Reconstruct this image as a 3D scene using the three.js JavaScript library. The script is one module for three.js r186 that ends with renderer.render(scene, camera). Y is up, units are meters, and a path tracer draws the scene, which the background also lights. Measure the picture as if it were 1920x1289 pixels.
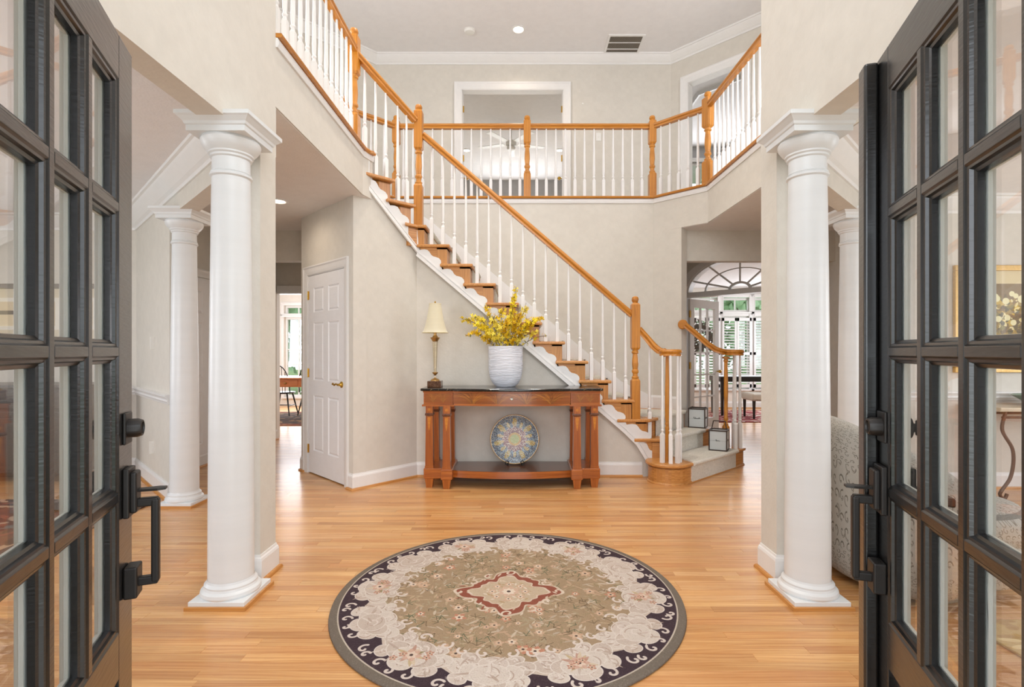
import * as THREE from 'three';
import { mergeGeometries, toCreasedNormals } from 'three/addons/utils/BufferGeometryUtils.js';
import { RoundedBoxGeometry } from 'three/addons/geometries/RoundedBoxGeometry.js';
import { RectAreaLightUniformsLib } from 'three/addons/lights/RectAreaLightUniformsLib.js';

// ---------------------------------------------------------------- camera, sky, daylight, exposure
// plan coordinates: X to the right, d = distance into the house from the camera (world z = -d), metres
const scene = new THREE.Scene();
const FOC = 972, EYE = 1.25;
const camera = new THREE.PerspectiveCamera(2 * Math.atan(1289 / 2 / FOC) * 180 / Math.PI, 1920 / 1289, 0.05, 200);
camera.position.set(0, EYE, 0);
camera.lookAt(0, EYE, -10);
camera.setViewOffset(1920, 1289, -12, -15.5, 1920, 1289);
camera.updateProjectionMatrix();
const renderer = new THREE.WebGLRenderer({ antialias: true });
renderer.toneMapping = THREE.LinearToneMapping;
renderer.toneMappingExposure = 1.14;
renderer.shadowMap.enabled = true;
renderer.shadowMap.type = THREE.PCFSoftShadowMap;
RectAreaLightUniformsLib.init();
scene.background = new THREE.Color(0.86, 0.93, 1.0);
scene.backgroundIntensity = 2.0;

function openingLight(w, h, X, Y, d, tx, ty, td, intensity, color = 0xeef1f8) {     // daylight stand-in, an area light at an opening
  const l = new THREE.RectAreaLight(color, intensity, w, h);
  l.name = 'opening_light'; l.position.set(X, Y, -d); l.lookAt(tx, ty, -td); scene.add(l);
  return l;
}
openingLight(2.6, 2.3, 0, 1.45, -0.7, 0, 1.45, 5, 2.6);                  // open front door and porch
openingLight(1.9, 2.3, 0, 3.75, 0.74, 0, 3.75, 5, 2.6);                  // unseen tall window over the door, placed to light the upper walls
openingLight(1.7, 1.5, -3.9, 1.5, 0.76, -3.9, 1.5, 5, 5.2);              // unseen front window, placed to light the room on the left
openingLight(1.7, 1.5, 3.9, 1.5, 0.76, 3.9, 1.5, 5, 5.2);                // unseen front window, placed to light the room on the right
openingLight(1.6, 1.3, -6.0, 1.5, 3.0, 0, 1.3, 3.0, 4.6);                 // unseen side window, placed to brighten the left room
openingLight(1.6, 1.3, 6.0, 1.5, 3.0, 0, 1.3, 3.0, 4.6);                  // unseen side window, placed to brighten the right room
openingLight(2.2, 1.9, -4.7, 1.3, 11.8, -3.4, 1.2, 6, 5);                // breakfast room windows
openingLight(2.6, 2.0, 4.9, 1.4, 11.3, 3.4, 1.2, 6, 2.4);                // sun room windows
openingLight(1.5, 1.3, -6.05, 1.5, 9.7, 0, 1.3, 9.7, 12);                 // unseen side window, placed to light the breakfast table
openingLight(1.5, 1.3, 6.05, 1.5, 9.7, 0, 1.3, 9.7, 9);                   // unseen side window, placed to light the sun room interior
openingLight(1.2, 1.9, -3.04, 4.1, 4.2, 0, 4.3, 4.4, 8.0);                // added fill at an unseen side doorway, left of the gallery
openingLight(1.2, 1.9, 3.14, 4.1, 4.2, 0, 4.3, 4.4, 8.0);                 // added fill at an unseen side doorway, right of the gallery
openingLight(2.0, 1.2, 0.0, 4.3, 12.8, 0, 5.0, 7, 6);                    // unseen middle bedroom window, placed to light that room
openingLight(1.2, 1.3, 4.2, 4.5, 10.6, 3.2, 4.8, 6, 8);                  // right bedroom window

// ---------------------------------------------------------------- helpers
let seed = 20240611;
const rnd = () => { seed |= 0; seed = seed + 0x6D2B79F5 | 0; let t = Math.imul(seed ^ seed >>> 15, 1 | seed); t = t + Math.imul(t ^ t >>> 7, 61 | t) ^ t; return ((t ^ t >>> 14) >>> 0) / 4294967296; };
const rr = (a, b) => a + (b - a) * rnd();
const PI = Math.PI, V3 = (x, y, z) => new THREE.Vector3(x, y, z);
const clamp = (x, a, b) => Math.min(b, Math.max(a, x));
const lerp = (a, b, t) => a + (b - a) * t;

function bare(g) {                                                   // non-indexed, position + normal only
  g = g.index ? g.toNonIndexed() : g.clone();
  for (const k of Object.keys(g.attributes)) if (k !== 'position' && k !== 'normal') g.deleteAttribute(k);
  if (!g.attributes.normal) g.computeVertexNormals();
  return g;
}
const join = (list) => mergeGeometries(list.map(bare));
function grainUV(g, grain) {                                         // uv in metres, u along the grain
  const p = g.attributes.position, n = g.attributes.normal, uv = new Float32Array(p.count * 2);
  const a = V3(), b = V3(), c = V3(), fn = V3(), G = V3(), W = V3();
  for (let i = 0; i < p.count; i += 3) {
    a.fromBufferAttribute(p, i); b.fromBufferAttribute(p, i + 1); c.fromBufferAttribute(p, i + 2);
    fn.subVectors(b, a).cross(W.subVectors(c, a)); if (fn.lengthSq() < 1e-16) fn.fromBufferAttribute(n, i); fn.normalize();
    if (grain) G.copy(grain);
    else if (Math.abs(fn.y) > 0.9) G.set(1, 0, 0); else G.set(fn.z, 0, -fn.x).normalize();
    G.addScaledVector(fn, -G.dot(fn)); if (G.lengthSq() < 1e-4) { G.set(0, 1, 0).addScaledVector(fn, -fn.y); if (G.lengthSq() < 1e-4) G.set(1, 0, 0); } G.normalize();
    W.crossVectors(fn, G);
    for (let k = 0; k < 3; k++) { a.fromBufferAttribute(p, i + k); uv[2 * (i + k)] = a.dot(G); uv[2 * (i + k) + 1] = a.dot(W); }
  }
  g.setAttribute('uv', new THREE.BufferAttribute(uv, 2));
  return g;
}
function mk(name, geos, material, parent = scene, grain = null, keepUV = false) {
  let g;
  if (keepUV) g = geos; else { g = Array.isArray(geos) ? join(geos) : bare(geos); grainUV(g, grain); }
  const m = new THREE.Mesh(g, material);
  m.name = name; m.castShadow = m.receiveShadow = true; parent.add(m);
  return m;
}
const taken = {};
function numbered(name) { const k = taken[name] = (taken[name] ?? -1) + 1; return k ? `${name}_${String(k).padStart(3, '0')}` : name; }
function tag(o, label, category, group) { o.name = numbered(o.name); o.userData.label = label; o.userData.category = category; if (group) o.userData.group = group; return o; }
function thing(name, label, category, X = 0, Y = 0, d = 0, turn = 0, group) {
  const o = new THREE.Group(); o.name = name; o.position.set(X, Y, -d); o.rotation.y = turn; scene.add(o);
  return tag(o, label, category, group);
}
function struct(name, geos, material, label, category, grain) {
  const o = geos ? mk(name, geos, material, scene, grain) : new THREE.Group();
  if (!geos) { o.name = name; scene.add(o); }
  o.userData.kind = 'structure'; o.userData.label = label; o.userData.category = category;
  return o;
}
function along(o, X, d, ux, ud) { o.position.set(X, 0, -d); const l = Math.hypot(ux, ud); o.rotation.y = Math.atan2(ud / l, ux / l); return o; }   // local x runs along the plan direction, local z faces to its right-hand side (towards the camera for +X)
const box = (x0, x1, y0, y1, z0, z1) => new THREE.BoxGeometry(x1 - x0, y1 - y0, z1 - z0).translate((x0 + x1) / 2, (y0 + y1) / 2, (z0 + z1) / 2);
const rbox = (x0, x1, y0, y1, z0, z1, r = 0.004, s = 2) => new RoundedBoxGeometry(x1 - x0, y1 - y0, z1 - z0, s, Math.min(r, (x1 - x0) / 2.1, (y1 - y0) / 2.1, (z1 - z0) / 2.1)).translate((x0 + x1) / 2, (y0 + y1) / 2, (z0 + z1) / 2);
const shp = (pts) => new THREE.Shape(pts.map(([x, y]) => new THREE.Vector2(x, y)));
function prism(pts, y0, y1, bevel = 0, seg = 2) {                    // plan polygon (X, d) raised from y0 to y1
  const e = bevel ? { depth: y1 - y0 - 2 * bevel, bevelEnabled: true, bevelSize: bevel, bevelThickness: bevel, bevelOffset: -bevel, bevelSegments: seg } : { depth: y1 - y0, bevelEnabled: false };
  return new THREE.ExtrudeGeometry(shp(pts), e).rotateX(-PI / 2).translate(0, y0 + bevel, 0);
}
function plate(pts, z0, z1, bevel = 0, holes = []) {                 // outline (x, y) in a vertical plane, thick in z
  const s = shp(pts); for (const h of holes) s.holes.push(new THREE.Path(h.map(([x, y]) => new THREE.Vector2(x, y))));
  const e = bevel ? { depth: z1 - z0 - 2 * bevel, bevelEnabled: true, bevelSize: bevel, bevelThickness: bevel, bevelOffset: -bevel, bevelSegments: 2, curveSegments: 24 } : { depth: z1 - z0, bevelEnabled: false, curveSegments: 24 };
  return new THREE.ExtrudeGeometry(s, e).translate(0, 0, z0 + bevel);
}
function wallSeg(a, b, t, y0, y1) {                                  // wall from plan point a to b, thickness t on the far (left-hand) side
  const dx = b[0] - a[0], dd = b[1] - a[1], l = Math.hypot(dx, dd), nx = -dd / l * t, nd = dx / l * t;
  return prism([a, b, [b[0] + nx, b[1] + nd], [a[0] + nx, a[1] + nd]], y0, y1);
}
function mould(pts, prof, side = 1, closed = false) {                // sweep profile [(out, y)...] along plan polyline, mitred
  const n = pts.length, rings = [];
  const nor = (a, b) => { const dx = b[0] - a[0], dd = b[1] - a[1], l = Math.hypot(dx, dd); return [dd / l * side, -dx / l * side]; };
  for (let i = 0; i < n; i++) {
    const pa = closed ? pts[(i + n - 1) % n] : pts[Math.max(0, i - 1)], pb = closed ? pts[(i + 1) % n] : pts[Math.min(n - 1, i + 1)];
    const n1 = (i > 0 || closed) ? nor(pa, pts[i]) : nor(pts[i], pb), n2 = (i < n - 1 || closed) ? nor(pts[i], pb) : n1;
    const q = 1 + n1[0] * n2[0] + n1[1] * n2[1], m = [(n1[0] + n2[0]) / q, (n1[1] + n2[1]) / q];
    rings.push(prof.map(([o, y]) => [pts[i][0] + m[0] * o, y, -(pts[i][1] + m[1] * o)]));
  }
  const v = [], q4 = (a, b, c, d) => v.push(...a, ...b, ...c, ...a, ...c, ...d), P = prof.length;
  for (let i = 0; i < (closed ? n : n - 1); i++) { const A = rings[i], B = rings[(i + 1) % n]; for (let k = 0; k < P; k++) { const k2 = (k + 1) % P; side > 0 ? q4(A[k], A[k2], B[k2], B[k]) : q4(A[k], B[k], B[k2], A[k2]); } }
  if (!closed) for (const [R, f] of [[rings[0], side < 0], [rings[n - 1], side > 0]]) {
    const tri = THREE.ShapeUtils.triangulateShape(prof.map(([x, y]) => new THREE.Vector2(x, y)), []);
    for (const [a, b, c] of tri) f ? v.push(...R[a], ...R[b], ...R[c]) : v.push(...R[a], ...R[c], ...R[b]);
  }
  const g = new THREE.BufferGeometry(); g.setAttribute('position', new THREE.Float32BufferAttribute(v, 3)); g.computeVertexNormals();
  return g;
}
function sweep(prof, path, crease = 0.7) {                           // sweep profile (side, up) along a 3-D polyline
  const n = path.length, rings = [], up = V3(0, 1, 0);
  for (let i = 0; i < n; i++) {
    const t = V3().subVectors(path[Math.min(n - 1, i + 1)], path[Math.max(0, i - 1)]).normalize();
    const s = V3().crossVectors(t, up).normalize(), u = V3().crossVectors(s, t).normalize();
    let k = 1;
    if (i > 0 && i < n - 1) { const a = V3().subVectors(path[i], path[i - 1]).normalize(); k = 1 / Math.max(0.5, a.dot(t)); }
    rings.push(prof.map(([x, y]) => path[i].clone().addScaledVector(s, x).addScaledVector(u, y * k)));
  }
  const v = [], P = prof.length, put = (...ps) => ps.forEach((p) => v.push(p.x, p.y, p.z));
  for (let i = 0; i < n - 1; i++) for (let k = 0; k < P; k++) { const k2 = (k + 1) % P, A = rings[i], B = rings[i + 1]; put(A[k], B[k], B[k2], A[k], B[k2], A[k2]); }
  const tri = THREE.ShapeUtils.triangulateShape(prof.map(([x, y]) => new THREE.Vector2(x, y)), []);
  for (const [a, b, c] of tri) { put(rings[0][a], rings[0][b], rings[0][c]); const R = rings[n - 1]; put(R[a], R[c], R[b]); }
  const g = new THREE.BufferGeometry(); g.setAttribute('position', new THREE.Float32BufferAttribute(v, 3)); g.computeVertexNormals();
  return toCreasedNormals(g, crease);
}
const lathe = (pts, seg = 20) => new THREE.LatheGeometry(pts.map(([r, y]) => new THREE.Vector2(Math.max(r, 1e-4), y)), seg);
function sharpLathe(pts, seg = 20, crease = 0.6) { return toCreasedNormals(bare(lathe(pts, seg)), crease); }
function tube(path, r, seg = 24, rad = 8, closed = false) { return new THREE.TubeGeometry(new THREE.CatmullRomCurve3(path, closed, 'centripetal'), seg, r, rad, closed); }
function stick(a, b, r0, r1 = r0, rad = 8) { const l = a.distanceTo(b); return new THREE.CylinderGeometry(r1, r0, l, rad).translate(0, l / 2, 0).applyQuaternion(new THREE.Quaternion().setFromUnitVectors(V3(0, 1, 0), V3().subVectors(b, a).normalize())).translate(a.x, a.y, a.z); }
function sq(w, y0, y1, w1 = w, cx = 0, cz = 0) { return new THREE.CylinderGeometry(w1 * Math.SQRT1_2, w * Math.SQRT1_2, y1 - y0, 4, 1).rotateY(PI / 4).toNonIndexed().translate(cx, (y0 + y1) / 2, cz); }
function flat(g) { g = bare(g); g.computeVertexNormals(); return g; }
const P3 = (X, Y, d) => V3(X, Y, -d);

// ---------------------------------------------------------------- textures
function valueNoise(w, h, cx, cy, oct = 3, sd = 1) {                  // tileable value noise 0..1
  const out = new Float32Array(w * h); let amp = 1, tot = 0;
  for (let o = 0; o < oct; o++) {
    const gx = cx << o, gy = cy << o, g = new Float32Array(gx * gy); let s = seed; seed = sd * 7919 + o * 104729; for (let i = 0; i < g.length; i++) g[i] = rnd(); seed = s;
    for (let y = 0; y < h; y++) { const fy = y / h * gy, y0 = Math.floor(fy), ty = fy - y0, sy = ty * ty * (3 - 2 * ty); const r0 = (y0 % gy) * gx, r1 = ((y0 + 1) % gy) * gx;
      for (let x = 0; x < w; x++) { const fx = x / w * gx, x0 = Math.floor(fx), tx = fx - x0, sx = tx * tx * (3 - 2 * tx), a = x0 % gx, b = (x0 + 1) % gx;
        out[y * w + x] += amp * lerp(lerp(g[r0 + a], g[r0 + b], sx), lerp(g[r1 + a], g[r1 + b], sx), sy); } }
    tot += amp; amp *= 0.5;
  }
  for (let i = 0; i < out.length; i++) out[i] /= tot;
  return out;
}
function dataTex(w, h, f, srgb = true, rx = 1, ry = 1) {             // f(i) -> [r,g,b] 0..255
  const d = new Uint8Array(w * h * 4);
  for (let i = 0; i < w * h; i++) { const c = f(i, i % w, Math.floor(i / w)); d[4 * i] = clamp(c[0], 0, 255); d[4 * i + 1] = clamp(c[1], 0, 255); d[4 * i + 2] = clamp(c[2], 0, 255); d[4 * i + 3] = 255; }
  const t = new THREE.DataTexture(d, w, h, THREE.RGBAFormat); t.magFilter = THREE.LinearFilter; t.minFilter = THREE.LinearMipmapLinearFilter; t.generateMipmaps = true;
  t.wrapS = t.wrapT = THREE.RepeatWrapping; t.repeat.set(rx, ry); if (srgb) t.colorSpace = THREE.SRGBColorSpace; t.needsUpdate = true;
  return t;
}
const col = (h) => { const c = parseInt(h.slice(1), 16); return [c >> 16, c >> 8 & 255, c & 255]; };
function woodTex(light, dark, len, wid, sd, cath = 0.35) {            // grain along u; len, wid = metres covered
  const W = 512, H = 256, fine = valueNoise(W, H, 4, 64, 2, sd), broad = valueNoise(W, H, 3, 8, 3, sd + 1), warp = valueNoise(W, H, 2, 4, 2, sd + 2), pore = valueNoise(W, H, 24, 128, 1, sd + 3);
  const a = col(light), b = col(dark);
  return dataTex(W, H, (i, x, y) => {
    const ring = 0.5 + 0.5 * Math.sin((y / H * 9 + warp[i] * 5) * 2 * PI);
    let t = clamp((fine[i] - 0.5) * 1.0 + (broad[i] - 0.5) * 0.8 + ring * cath + 0.25, 0, 1); if (pore[i] > 0.82) t = Math.min(1, t + 0.22);
    return [0, 1, 2].map((k) => lerp(a[k], b[k], t));
  }, true, 1 / len, 1 / wid);
}
function speckTex(c, amp, cells, size, sd, blue = 1) { const W = 256, n = valueNoise(W, W, cells, cells, 3, sd), k = col(c); return dataTex(W, W, (i) => { const v = (n[i] - 0.5) * amp; return [k[0] + v, k[1] + v, k[2] + v * blue]; }, true, 1 / size, 1 / size); }
function bumpTex(cx, cy, oct, size, sd, sy = size) { const W = 256, n = valueNoise(W, W, cx, cy, oct, sd); return dataTex(W, W, (i) => { const v = n[i] * 255; return [v, v, v]; }, false, 1 / size, 1 / sy); }
function canvasTex(w, h, draw, rx = 1, ry = 1) { const c = document.createElement('canvas'); c.width = w; c.height = h; draw(c.getContext('2d'), w, h); const t = new THREE.CanvasTexture(c); t.colorSpace = THREE.SRGBColorSpace; t.wrapS = t.wrapT = THREE.RepeatWrapping; t.repeat.set(rx, ry); return t; }
const std = (o) => new THREE.MeshStandardMaterial({ roughness: 0.6, ...o }), phys = (o) => new THREE.MeshPhysicalMaterial({ roughness: 0.6, ...o });

const M = {
  wall: std({ map: speckTex('#d8d2c7', 9, 12, 0.7, 11), roughness: 0.75, bumpMap: bumpTex(40, 40, 2, 0.5, 12), bumpScale: 0.0006 }),
  ceiling: std({ map: speckTex('#ebe8e7', 6, 14, 0.9, 13), roughness: 0.9, bumpMap: bumpTex(48, 48, 2, 0.5, 14), bumpScale: 0.0008 }),
  trim: std({ map: speckTex('#ebe9e6', 5, 10, 0.5, 15), roughness: 0.38 }),
  door: std({ map: speckTex('#f1f0f0', 5, 10, 0.5, 16), roughness: 0.42, bumpMap: bumpTex(6, 90, 2, 0.5, 17), bumpScale: 0.0004 }),
  column: std({ map: speckTex('#e3e5e5', 5, 10, 0.6, 18), roughness: 0.36 }),
  oakRail: phys({ map: woodTex('#cf8a30', '#ab691c', 1.3, 0.28, 21), roughness: 0.34, clearcoat: 0.35, clearcoatRoughness: 0.25 }),
  oakStair: phys({ map: woodTex('#cf9451', '#b27334', 1.1, 0.25, 22), roughness: 0.4, clearcoat: 0.25, clearcoatRoughness: 0.3 }),
  floor: phys({ map: woodTex('#ffffff', '#d8b998', 1.5, 0.22, 23, 0.25), vertexColors: true, roughness: 0.34, clearcoat: 0.32, clearcoatRoughness: 0.16 }),
  subfloor: std({ color: '#4a3320', roughness: 0.9 }),
  carpet: std({ map: speckTex('#dcd7cb', 46, 60, 0.35, 24), roughness: 1, bumpMap: bumpTex(64, 64, 2, 0.25, 25), bumpScale: 0.004 }),
  black: phys({ map: speckTex('#131211', 8, 30, 0.3, 26), roughness: 0.3, clearcoat: 0.6, clearcoatRoughness: 0.2, bumpMap: bumpTex(8, 64, 2, 0.25, 27), bumpScale: 0.0006 }),
  bronze: std({ color: '#2b2826', roughness: 0.42, metalness: 0.45 }),
  iron: std({ color: '#191817', roughness: 0.5, metalness: 0.5 }),
  doorIn: std({ map: speckTex('#eef1ea', 4, 10, 0.5, 28), roughness: 0.35 }),
  glass: phys({ color: '#ffffff', transmission: 1, thickness: 0, roughness: 0, ior: 1.5 }),
  brass: std({ color: '#c9a24a', roughness: 0.25, metalness: 0.95 }),
  nickel: std({ color: '#b8b4aa', roughness: 0.3, metalness: 0.9 }),
  plastic: std({ color: '#eceae4', roughness: 0.4 }),
};
// ---------------------------------------------------------------- plan numbers shared by everything below
const W = 1.405, Y1 = 2.67, Y2 = 3.09, CE = 5.53, RH = Y2 / 16, RUN = 0.2294, D2 = 6.17, D3 = 7.5, HB = 2.38;
const sides = [-1, 1], mir = (s, pts) => pts.map(([x, d]) => [s * x, d]);
const sideWord = { '-1': 'left', '1': 'right' };

// ---------------------------------------------------------------- floor of separate oak strips
{
  const floor = struct('floor', null, null, 'honey oak strip flooring running across the foyer', 'floor');
  mk('subfloor', prism([[-6.3, 0.55], [6.3, 0.55], [6.3, 12.4], [-6.3, 12.4]], -0.12, -0.0035), M.subfloor, floor);
  const tones = [[0.74, 0.43, 0.175], [0.69, 0.38, 0.15], [0.77, 0.47, 0.20], [0.62, 0.33, 0.125], [0.72, 0.41, 0.165], [0.75, 0.455, 0.21], [0.67, 0.365, 0.15]];
  const boards = [], bw = 0.0572;
  for (let d = 0.6, row = 0; d < 12.35; d += bw, row++) {
    const lim = Math.min(6.28, d * 1.05 + 1.2);
    let x = -lim - rr(0, 0.8);
    while (x < lim) { const l = rr(0.35, 1.35), x1 = Math.min(x + l, 6.28); const x0 = Math.max(x, -6.28); if (x1 - x0 > 0.02) boards.push([x0, x1, d, d + bw]); x += l; }
  }
  const px = (X, d) => 972 + X / d * FOC;
  for (const b of boards) {                                           // how much of it the photograph shows
    const [x0, x1, d0, d1] = b, a = clamp(px(x0, d0), 255, 1612), c = clamp(px(x1, d0), 255, 1612), y0 = 660 + FOC * EYE / d0, y1 = 660 + FOC * EYE / d1;
    const inRug = [[x0, d0], [x1, d0], [x0, d1], [x1, d1]].every(([X, d]) => Math.hypot(X + 0.05, d - 2.67) < 0.86);
    b.area = inRug ? 0 : (c - a) * (Math.min(y0, 1289) - Math.min(y1, 1289));
  }
  const order = [...boards].sort((a, b) => b.area - a.area), near = new Set(order.slice(0, 290));
  const build = ([x0, x1, d0, d1]) => {
    const e = 0.0009, h = -0.0016, v = [], q = (a, b, c, d) => v.push(...a, ...b, ...c, ...a, ...c, ...d), z0 = -d0, z1 = -d1;
    const A = [x0 + e, 0, z0 - e], B = [x1 - e, 0, z0 - e], C = [x1 - e, 0, z1 + e], D = [x0 + e, 0, z1 + e], a = [x0, h, z0], b = [x1, h, z0], c = [x1, h, z1], f = [x0, h, z1];
    q(A, B, C, D); q(a, b, B, A); q(b, c, C, B); q(c, f, D, C); q(f, a, A, D);
    const g = new THREE.BufferGeometry(); g.setAttribute('position', new THREE.Float32BufferAttribute(v, 3)); g.computeVertexNormals();
    const t = tones[Math.floor(rnd() * tones.length)], k = rr(0.9, 1.07), n = v.length / 3, cc = new Float32Array(n * 3), uv = new Float32Array(n * 2), ou = rr(0, 3), ov = rr(0, 3);
    for (let i = 0; i < n; i++) { cc.set([t[0] * k, t[1] * k, t[2] * k], i * 3); uv[2 * i] = v[3 * i] + ou; uv[2 * i + 1] = v[3 * i + 2] + ov; }
    g.setAttribute('color', new THREE.BufferAttribute(cc, 3)); g.setAttribute('uv', new THREE.BufferAttribute(uv, 2));
    return g;
  };
  const rest = [];
  for (const b of boards) { const g = build(b); if (near.has(b)) mk('board', g, M.floor, floor, null, true); else rest.push(g); }
  const far = mk('far_boards', mergeGeometries(rest), M.floor, floor, null, true); far.userData.kind = 'stuff';
}

// ---------------------------------------------------------------- upper floor slab, ceilings
const open2 = [[-W, 3.0], [-W, 4.68], [-1.36, 4.83], [-2.08, 5.58], [-1.49, D2], [1.606, D2], [2.08, 5.69], [2.1, 3.0]];   // edge of the upper floor round the stair well
const slabPlan = [[-6.3, 0.7], [-W - 0.1, 0.7], [-W - 0.1, 3.0], ...open2, [W + 0.1, 3.0], [W + 0.1, 0.7], [6.3, 0.7], [6.3, 12.4], [-6.3, 12.4]];
const away = (p) => { const dx = p[0] - 0.3, dd = p[1] - 4.6, l = Math.hypot(dx, dd); return [p[0] + dx / l * 0.012, p[1] + dd / l * 0.012]; };
const ceilPlan = [[-6.3, 0.7], [-W - 0.1, 0.7], [-W - 0.1, 3.0], ...open2.map(away), [W + 0.1, 3.0], [W + 0.1, 0.7], [6.3, 0.7], [6.3, 12.4], [-6.3, 12.4]];
struct('ceiling_lower', prism(ceilPlan, Y1 - 0.004, Y1 - 0.0005), M.ceiling, 'white plaster ceiling of the ground floor rooms and hall', 'ceiling');
struct('wall_floor_edge', prism(slabPlan, Y1, Y2 - 0.02), M.wall, 'greige fascia of the upper floor around the stair well', 'wall');
struct('floor_upper', prism(slabPlan, Y2 - 0.02, Y2), M.carpet, 'pale carpet of the upstairs gallery', 'floor');
struct('ceiling_upper', prism([[-6.4, 0.45], [6.4, 0.45], [6.4, 13.2], [-6.4, 13.2]], CE, CE + 0.12), M.ceiling, 'white ceiling high above the two storey foyer', 'ceiling');

// ---------------------------------------------------------------- walls
const T = 0.13;
for (const s of sides) {
  const w = sideWord[s];
  struct(`wall_${w}_header`, [prism(mir(s, [[W, 0.7], [W + T, 0.7], [W + T, 3.0], [W, 3.0]]), HB, CE)], M.wall, `tall plain wall over the ${w} hand columns of the foyer`, 'wall');
  struct(`wall_${w}_pier`, [prism(mir(s, [[W, 2.82], [W + T, 2.82], [W + T + 0.05, 3.05], [W + 0.1, 3.05], [W, 3.0]]), 0, HB)], M.wall, `narrow wall pier behind the near white column on the ${w}`, 'wall');
  // diagonal beam and wall of the side room
  const a = [1.50, 2.92], b = [3.98, 5.40], end = s < 0 ? [3.98, 5.40] : [3.33, 4.75];
  const sh = 0.184 / 2;
  const seg = (p, q, y0, y1) => prism(mir(s, [p, q, [q[0] - sh, q[1] + sh], [p[0] - sh, p[1] + sh]]), y0, y1);
  struct(`wall_${w}_diagonal`, [seg(a, [2.92, 4.34], HB, Y1), seg([2.92, 4.34], end, 0, Y1)], M.wall, `angled wall and beam between the ${w} room and the rear hall`, 'wall');
  // side room shell: far wall, outer wall, front wall with a window opening
  const fd = end[1];
  struct(`wall_${w}_room_back`, prism(mir(s, [[end[0] - 0.05, fd], [6.2, fd], [6.2, fd + T], [end[0] - 0.05, fd + T]]), 0, Y1), M.wall, `far wall of the ${w} hand front room`, 'wall');
  struct(`wall_${w}_outer`, [prism(mir(s, [[6.15, 0.6], [6.3, 0.6], [6.3, 2.2], [6.15, 2.2]]), 0, Y1), ...[[3.8, 8.95], [10.45, 12.4]].map(([a2, b2]) => prism(mir(s, [[6.15, a2], [6.3, a2], [6.3, b2], [6.15, b2]]), 0, Y1)), ...[[0, 0.85], [2.15, Y1]].map(([a2, b2]) => prism(mir(s, [[6.15, 8.95], [6.3, 8.95], [6.3, 10.45], [6.15, 10.45]]), a2, b2)), prism(mir(s, [[6.15, 2.2], [6.3, 2.2], [6.3, 3.8], [6.15, 3.8]]), 0, 0.85), prism(mir(s, [[6.15, 2.2], [6.3, 2.2], [6.3, 3.8], [6.15, 3.8]]), 2.15, Y1), ...[[0.45, 3.4, Y2, CE], [5.0, 13.2, Y2, CE], [3.4, 5.0, Y2, 3.7], [3.4, 5.0, 5.1, CE]].map(([a2, b2, c2, e2]) => prism(mir(s, [[6.15, a2], [6.3, a2], [6.3, b2], [6.15, b2]]), c2, e2))], M.wall, `outer side wall of the house on the ${w}`, 'wall');
  const fw = (x0, x1, y0, y1) => prism(mir(s, [[x0, 0.55], [x1, 0.55], [x1, 0.7], [x0, 0.7]]), y0, y1);
  struct(`wall_${w}_front`, [fw(W, 3.05, 0, Y2), fw(4.75, 6.3, 0, Y2), fw(3.05, 4.75, 0, 0.75), fw(3.05, 4.75, 2.25, Y2), fw(W, 6.3, Y2, CE)], M.wall, `front wall of the ${w} hand room with its window opening`, 'wall');
  // rear hall
  struct(`wall_${w}_hall`, prism(s < 0 ? mir(s, [[3.45, 5.02], [3.58, 5.02], [3.58, 7.4], [3.45, 7.4]]) : [[3.7, 4.85], [3.83, 4.85], [3.83, 6.5], [3.7, 6.36]], 0, Y1), M.wall, `end wall of the ${w} rear hall`, 'wall');
  const hi = s < 0 ? 2.28 : 1.95;
  struct(`wall_${w}_hall_header`, prism(mir(s, [[hi, 6.05], [s < 0 ? 3.45 : 3.7, 6.05], [s < 0 ? 3.45 : 3.7, 6.17], [hi, 6.17]]), 2.31, Y1), M.wall, `dropped header across the ${w} rear hall ceiling`, 'wall');
}
struct('wall_front', [prism([[-W, 0.55], [-0.8, 0.55], [-0.8, 0.7], [-W, 0.7]], 0, CE), prism([[0.8, 0.55], [W, 0.55], [W, 0.7], [0.8, 0.7]], 0, CE), prism([[-0.8, 0.55], [0.8, 0.55], [0.8, 0.7], [-0.8, 0.7]], 2.1, 2.55), prism([[-0.8, 0.55], [0.8, 0.55], [0.8, 0.7], [-0.8, 0.7]], 4.95, CE)], M.wall, 'front wall of the foyer around the entrance', 'wall');
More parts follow.
